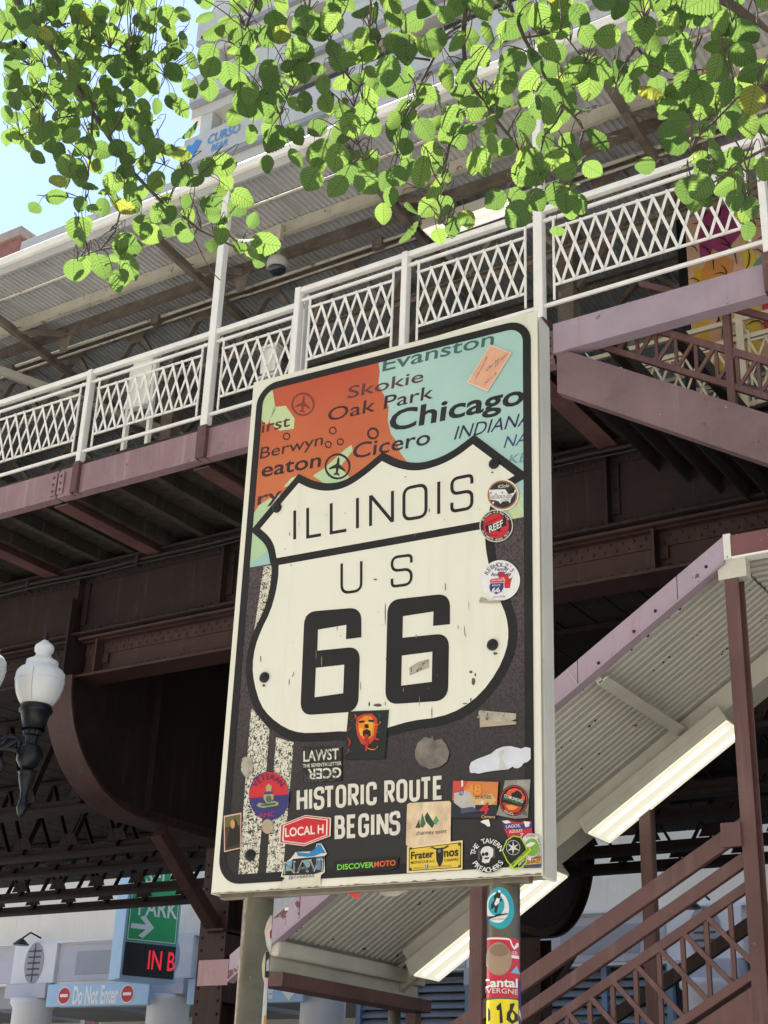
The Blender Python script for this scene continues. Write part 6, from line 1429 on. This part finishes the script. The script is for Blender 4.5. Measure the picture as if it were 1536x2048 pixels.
# ================================================================== STREET LAMP
def acorn(par, c, sc=1.0):
    c = Vector(c); z = 0.00079 * sc
    def lz(prof, name, m_, n=28, smooth=True, fl=0.0): mb = MB(); mb.lathe([(r * z, (700 - y) * z * 1.04) for r, y in prof], c, n, flute=fl); return mb.build(name, m_, par, smooth=smooth)
    lz([(150, 890), (190, 840), (222, 780), (246, 700), (254, 620), (250, 560), (222, 520), (176, 492), (168, 470), (166, 432), (120, 410), (84, 380), (78, 352), (98, 330), (102, 290), (96, 268), (62, 240), (30, 212), (20, 205)], 'globe', GLOBE)
    lz([(252.5, 648), (258, 640), (258, 632), (252.5, 624)], 'globe_band', GLOBE)
    for q in range(4):
        an = q * math.pi / 2 + .5; mb = MB(); mb.tube([c + Vector((math.cos(an) * r * z * 1.004, math.sin(an) * r * z * 1.004, (700 - y) * z * 1.04)) for r, y in ((152, 886), (190, 840), (222, 780), (246, 700), (254, 620), (250, 560))], .0035, 5); mb.build('globe_seam', mat('globe_seam_grey', (.45, .46, .46), .4, var=.1, scale=30, bump=0), par)
    lz([(24, 210), (26, 180), (14, 160), (20, 140), (10, 110), (2, 104)], 'finial', BLACKIRON, 12)
    lz([(120, 1130), (105, 1130), (128, 1050), (150, 965), (168, 958), (172, 930), (160, 905), (155, 880), (140, 880)], 'holder', BLACKIRON, 28)
    lz([(60, 1285), (62, 1200), (92, 1188), (96, 1160), (92, 1142), (60, 1132)], 'neck_ring', BLACKIRON, 32, False, .06)
    lz([(50, 1530), (90, 1500), (128, 1440), (132, 1360), (110, 1310), (95, 1290), (60, 1284)], 'hub', BLACKIRON)
    lz([(4, 1995), (40, 1960), (58, 1900), (54, 1860), (40, 1850), (50, 1835), (36, 1815), (42, 1740), (66, 1660), (84, 1590), (82, 1570), (96, 1555), (80, 1540), (50, 1531)], 'pendant', BLACKIRON)
lp = at(78, 1375, 12.0); lp = Vector(lp)
post = Vector(at(-86, 1470, 11.9)); post.z = 0
LAMP = thing('street_lamp', (post.x, post.y, G), 'black cast iron street lamp with white acorn globes before the dark girders', 'street lamp')
l2 = Vector(at(-42, 1350, 11.7))
for c in (lp, l2): acorn(LAMP, c)
mb = MB(); mb.lathe([(.20, 0), (.20, .3), (.14, .5), (.11, .9), (.075, 1.2), (.06, 4.0), (.09, 4.2), (.06, 4.4), (.05, 5.2), (.02, 5.4)], (post.x, post.y, G), 20); mb.build('lamp_post', BLACKIRON, LAMP, smooth=True)
for c in (lp, l2):
    hub = Vector((c.x, c.y, c.z - .58)); a = Vector((post.x, post.y, hub.z)); dv = hub - a; L = dv.length; dv.normalize()
    mb = MB(); pts = []
    for i in range(14):
        t_ = i / 13; pts.append(a + dv * L * t_ + Vector((0, 0, -.30 * (1 - t_) ** 2 + .10 * math.sin(t_ * math.pi))))
    mb.tube(pts, [.035 - .008 * i / 13 for i in range(14)], 8)
    for cx, cz, r0, sg in ((.72, .09, .075, 1), (.55, -.10, .085, -1), (.34, .02, .09, 1), (.16, -.2, .10, -1)):
        sp_ = []
        for i in range(22):
            an = i / 21 * 4.2 * math.pi / 2 * 1.5; rr = r0 * (1 - .75 * i / 21); sp_.append(a + dv * (L * cx + rr * math.cos(an) * sg) + Vector((0, 0, cz + rr * math.sin(an))))
        mb.tube(sp_, [.022 - .012 * i / 21 for i in range(22)], 7)
    for q in range(5):      # acanthus leaves on the bracket
        base_ = a + dv * L * (.30 + .07 * q) + Vector((0, 0, .05)); tip = base_ + Vector((0, 0, .16 - .02 * q)) - dv * .05 + dv * .04 * q
        mb.tube([base_, (base_ + tip) / 2 + dv * .03, tip + dv * .02, tip + dv * .05 - Vector((0, 0, .03))], [.03, .035, .022, .006], 6)
    mb.build('scroll_bracket', BLACKIRON, LAMP, smooth=True)

# ================================================================== ALDER TREE
TREE = thing('alder_tree', (1.35, 2.6, G), 'alder tree whose leafy branches hang over the top of the sign', 'tree')
rnd = random.Random(3)
def PB(x, y, d): return Vector(at(x, y, d))
limb = MB()
crown_top = Vector((.55, 2.9, 6.2))
limb.tube([(1.35, 2.6, G), (1.33, 2.62, 1.5), (1.25, 2.65, 3.0), (1.05, 2.75, 4.6), tuple(crown_top), (-.3, 3.0, 7.4), (-1.0, 3.0, 8.2)], [.17, .15, .135, .115, .09, .055, .02], 12)
limb.build('trunk', BARK, TREE, smooth=True)
BR = [  # main branches in photo pixels: points, distance, radius px
    ([(-40, -150), (30, -5), (80, 65), (140, 150), (185, 225), (250, 320), (295, 375), (375, 440), (430, 475), (530, 525)], 4.3, 12),
    ([(40, -80), (80, 0), (125, 50), (180, 85), (260, 110), (330, 150)], 4.5, 5), ([(185, 225), (180, 320), (170, 400)], 4.25, 4), ([(257, 335), (240, 425), (200, 500), (155, 520)], 4.2, 4), ([(185, 228), (120, 235), (40, 270)], 4.4, 4), ([(250, 320), (330, 330), (400, 350)], 4.2, 3),
    ([(375, 440), (400, 500), (425, 545), (440, 560)], 4.1, 2.5), ([(140, 150), (90, 190), (60, 250)], 4.5, 4), ([(0, 90), (60, 130), (120, 140)], 4.6, 4),
    ([(640, -120), (620, 0), (610, 85), (585, 165), (560, 230)], 3.7, 5), ([(690, -120), (655, 75), (675, 125), (720, 175), (740, 240)], 3.6, 6), ([(500, -90), (510, 10), (490, 60), (480, 95)], 3.9, 5), ([(720, 175), (700, 260), (730, 320)], 3.5, 3),
    ([(950, -150), (938, 0), (928, 50), (930, 125), (933, 155), (913, 235), (888, 340), (875, 400), (890, 450)], 3.4, 11), ([(940, 165), (993, 240), (1038, 300), (1030, 350)], 3.35, 6), ([(923, 50), (888, 75), (863, 125), (833, 200), (803, 250), (795, 310)], 3.45, 6), ([(860, 120), (770, 120), (740, 60)], 3.5, 4),
    ([(1000, -120), (1018, 10), (1048, 75), (1088, 150), (1128, 210), (1168, 260), (1203, 285), (1248, 273)], 3.35, 8), ([(1128, 210), (1090, 270), (1075, 330), (1085, 370)], 3.3, 4), ([(1168, 260), (1150, 320), (1140, 380)], 3.3, 4), ([(1048, 75), (1120, 60), (1160, 110), (1170, 130)], 3.4, 4),
    ([(1330, -120), (1308, 0), (1273, 90), (1238, 145), (1225, 190)], 3.3, 6), ([(1273, 92), (1318, 135), (1358, 150), (1390, 180)], 3.25, 5), ([(1310, 5), (1360, 60), (1390, 100)], 3.3, 5),
    ([(1380, -60), (1438, -5), (1493, 30), (1536, 60), (1620, 90)], 3.1, 22), ([(1560, 145), (1470, 200), (1400, 270), (1380, 300)], 3.15, 6), ([(1580, 280), (1488, 320), (1420, 370), (1385, 430)], 3.1, 6), ([(1480, 25), (1450, 100), (1470, 190)], 3.15, 6), ([(1488, 320), (1500, 370), (1490, 400)], 3.1, 3)]
nodes = []
hubs = [PB(-60, -420, 4.6), PB(700, -470, 3.9), PB(1250, -430, 3.4)]
mb = MB(); mb.tube([crown_top, Vector((.0, 3.0, 6.3)), hubs[2] + Vector((.1, 0, .1)), hubs[1], hubs[0]], [.065, .055, .045, .035, .02], 10); mb.build('limb', BARK, TREE, smooth=True)
for pts, dist, rp in BR:
    r0 = rp * dist / FPX * .62; P = [PB(x, y, dist + rnd.uniform(-.05, .05)) for x, y in pts]
    if pts[0][1] < -50:
        h_ = min(hubs, key=lambda q: (q - P[0]).length); P = [h_] + P
    # jitter between points so no branch runs straight
    Q = [P[0]]
    for a, b_ in zip(P[:-1], P[1:]):
        mid = (a + b_) / 2 + Vector((rnd.gauss(0, 1), rnd.gauss(0, 1), rnd.gauss(0, 1))) * (a - b_).length * .045; Q += [mid, b_]
    mb = MB(); mb.tube(Q, [max(.0016, r0 * (1 - .78 * i / (len(Q) - 1))) for i in range(len(Q))], 8); mb.build('branch', BARK, TREE, smooth=True)
    for i in range(len(pts)):
        nodes.append((pts[i], dist))
    for (x0, y0), (x1, y1) in zip(pts[:-1], pts[1:]): nodes.append((((x0 + x1) / 2, (y0 + y1) / 2), dist))
GRID = ['99998886 79898997 87487878 86899988', '89899887 79999998 97367888 75799998', '78999996 67999999 64488887 76787898', '68898984 24789889 85589998 53678898', '67889883 14768889 97799988 31277888', '57787873 10265889 98888884 20036889',
        '13677785 24115779 88986777 20035889', '00465688 76000368 88831277 30004677', '02144667 84000014 78724636 40002536', '00041456 67400000 15610212 10000001', '00043611 46400000 00000000 00000000', '00045500 00000000 00000000 00000000']
spots = []
for r_, row in enumerate(GRID):
    for c_, ch in enumerate(row.replace(' ', '')):
        k = int(ch) / 9.0 * (5.4 if c_ < 5 and r_ < 6 else 4.2 if c_ < 8 else 2.1)
        n_ = int(k) + (1 if rnd.random() < k - int(k) else 0)
        for q in range(n_): spots.append((c_ * 48 + rnd.uniform(0, 48), r_ * 48 + rnd.uniform(0, 48), None, None))
for c_ in range(32):          # foliage goes on above the picture
    for r_ in range(1, 9):
        for q in range(1): spots.append((c_ * 48 + rnd.uniform(0, 48), -r_ * 48 + rnd.uniform(0, 48), None, None))
hand = [(112, 392, 44, 0), (157, 460, 52, -90), (160, 535, 52, -100), (205, 533, 50, -70), (262, 531, 58, -75), (255, 492, 60, 0), (450, 328, 56, 10), (532, 488, 62, -20), (485, 395, 50, -30), (508, 440, 36, 60), (505, 505, 34, -60), (548, 275, 62, -110), (635, 312, 60, -80), (695, 345, 54, -100), (905, 455, 44, -95), (935, 440, 40, -70), (990, 400, 50, -140), (1035, 395, 46, -60), (1075, 400, 48, -60), (1115, 390, 56, -90), (1350, 285, 56, 180), (1390, 400, 52, -100), (1470, 400, 44, -90), (1505, 415, 46, -80), (1450, 375, 46, -150), (535, 205, 58, -80), (490, 205, 60, -70), (418, 180, 48, -90), (415, 112, 50, -120), (655, 210, 50, -60), (1180, 170, 60, -100), (1335, 190, 56, -120), (460, 150, 56, -80), (1290, 330, 40, 190), (1060, 320, 60, -70), (1145, 310, 50, -60)]
for x, y, s_, a in hand: spots.append((x, y, s_, a))
def leaf_shape(seed):
    rr = random.Random(seed); n_ = 26; L_, Rr = [], []
    curl = rr.uniform(-.30, .45); fold = rr.uniform(.03, .36); wid = rr.uniform(.34, .43)
    for i in range(n_ + 1):
        t_ = i / n_; w_ = wid * (math.sin(math.pi * min(1, t_ ** .80)) ** .62) * (1 + .08 * math.sin(t_ * 3)); w_ = max(w_, .0)
        if 0 < i < n_: w_ *= (1 + .05 * (1 if i % 2 else -1) + rr.uniform(-.04, .04))
        z = curl * (t_ - .3) ** 2; pl = .016 * math.cos(2 * math.pi * 8 * (t_ - .75 * w_)); L_.append((-w_, t_, z + fold * w_ + pl * 1.2)); Rr.append((w_, t_, z + fold * w_ * 1.05 + pl * 1.2))
    vs = []; uv = []
    for i in range(n_ + 1):
        t_ = i / n_; z = curl * (t_ - .3) ** 2
        for p in (L_[i], (L_[i][0] * .5, t_, z + fold * abs(L_[i][0]) * .42 + .014 * math.cos(2 * math.pi * 8 * (t_ - .375 * abs(L_[i][0])))), (0, t_, z), (Rr[i][0] * .5, t_, z + fold * Rr[i][0] * .42 + .014 * math.cos(2 * math.pi * 8 * (t_ - .375 * Rr[i][0]))), Rr[i]): vs.append(p); uv.append((.5 + p[0], p[1]))
    fs = [(i * 5 + j, i * 5 + j + 1, i * 5 + j + 6, i * 5 + j + 5) for i in range(n_) for j in range(4)]
    return vs, fs, uv
SHAPES = [leaf_shape(i) for i in range(8)]
def leaf_mesh(items, name):
    vs, fs, uvs = [], [], []
    for M_, k in items:
        o = len(vs); v, f, u = SHAPES[k]
        vs += [tuple(M_ @ Vector(p)) for p in v]; fs += [tuple(i + o for i in q) for q in f]; uvs += u
    me = bpy.data.meshes.new(name); me.from_pydata(vs, [], fs); ul = me.uv_layers.new(name='UVMap')
    li = np.zeros(len(me.loops), dtype=np.int32); me.loops.foreach_get('vertex_index', li); ul.data.foreach_set('uv', np.array(uvs, dtype=np.float32)[li].ravel())
    me.materials.append(LEAF); me.polygons.foreach_set('use_smooth', [True] * len(me.polygons)); me.update(); return me
LME = [leaf_mesh([(Matrix.Identity(4), k)], 'leaf') for k in range(8)]
items = []; tw = MB()
torg = ORG[TREE.name]
for x, y, s_, ang_ in spots:
    (nx, ny), dist = min(nodes, key=lambda q: (q[0][0] - x) ** 2 + (q[0][1] - y) ** 2)
    dist += rnd.uniform(-.28, .28) if s_ is None else rnd.uniform(-.08, .02)
    size = (s_ * dist / FPX if s_ else rnd.uniform(.045, .072)) * (1.0 if s_ else 1)
    C_ = PB(x, y, dist); view = (Vector(CAM) - C_).normalized()
    nrm = (view * rnd.uniform(.45, 1.1) + Vector((0, 0, -1)) * rnd.uniform(.1, .6) + Vector((rnd.gauss(0, 1), rnd.gauss(0, 1), rnd.gauss(0, 1))) * (.42 if s_ is None else .22)).normalized()
    if ang_ is None:
        away = R(math.degrees(math.atan2(-(y - ny), x - nx))) if (abs(x - nx) + abs(y - ny)) > 4 else R(-90)
        a = away * .0 + math.atan2(math.sin(away) * .6 - .9 + rnd.gauss(0, .45), math.cos(away) * .7 + rnd.gauss(0, .45))
    else: a = R(ang_)
    dirv = Vector(RI) * math.cos(a) + Vector(UP) * math.sin(a)
    ya = (dirv - nrm * dirv.dot(nrm)).normalized(); xa_ = ya.cross(nrm).normalized()
    base_ = C_ - ya * size * .5
    M_ = Matrix(((xa_.x, ya.x, nrm.x, base_.x), (xa_.y, ya.y, nrm.y, base_.y), (xa_.z, ya.z, nrm.z, base_.z), (0, 0, 0, 1))) @ Matrix.Diagonal((size * rnd.uniform(.9, 1.1), size, size, 1))
    items.append((size / dist if -30 < x < 1566 and y > -30 else 0, M_, rnd.randrange(8)))
    # petiole back to a twig that meets the branch
    pe = base_ - ya * size * rnd.uniform(.25, .4) + Vector((0, 0, .012)); tw.tube([base_ + ya * size * .02, (base_ + pe) / 2 + Vector((0, 0, .004)), pe], [.0007, .0008, .0010], 4, cap=False)
    NB = PB(nx, ny, dist); dd = (NB - pe).length
    if dd < .6:
        c1 = NB + (pe - NB) * .35 + Vector((rnd.gauss(0, .012), rnd.gauss(0, .012), .02)); c2 = pe - ya * dd * .38 + Vector((0, 0, .01)); bz = []
        for i in range(8):
            t_ = i / 7; bz.append(NB * (1 - t_) ** 3 + c1 * 3 * t_ * (1 - t_) ** 2 + c2 * 3 * t_ * t_ * (1 - t_) + pe * t_ ** 3)
        tw.tube(bz, [.0019 - .0011 * i / 7 for i in range(8)], 5, cap=False)
items.sort(key=lambda q: -q[0])
for wgt, M_, k in items[:300]:
    o = bpy.data.objects.new('leaf', LME[k]); COL.objects.link(o); o.parent = TREE; o.matrix_local = Matrix.Translation(-torg) @ M_
me = leaf_mesh([(Matrix.Translation(-torg) @ M_, k) for _, M_, k in items[300:]], 'foliage')
o = bpy.data.objects.new('foliage', me); COL.objects.link(o); o.parent = TREE; o['kind'] = 'stuff'
tw.build('twigs', BARK, TREE, kind='stuff', smooth=True)
mb = MB()
for x, y in ((655, 188), (662, 194), (30, 85), (48, 92), (240, 140)): mb.lathe([(.001, -.011), (.006, -.007), (.008, 0), (.006, .007), (.001, .011)], PB(x, y, 3.5 if x > 500 else 4.4), 8)
mb.build('cones', CONE, TREE, kind='stuff')
mb = MB(); C_ = PB(1037, 425, 3.3); me_v, me_f, _u = SHAPES[2]
mb.add([C_ + Vector(RI) * v[0] * .03 + Vector(UP) * -v[1] * .034 - Vector(FW) * (v[2] * .1 + .3 * v[0] ** 2) for v in me_v], me_f); mb.build('dead_leaf', mat('dead_leaf', (.42, .16, .05), .7, var=.3, scale=30), TREE, label='curled brown dead leaf')
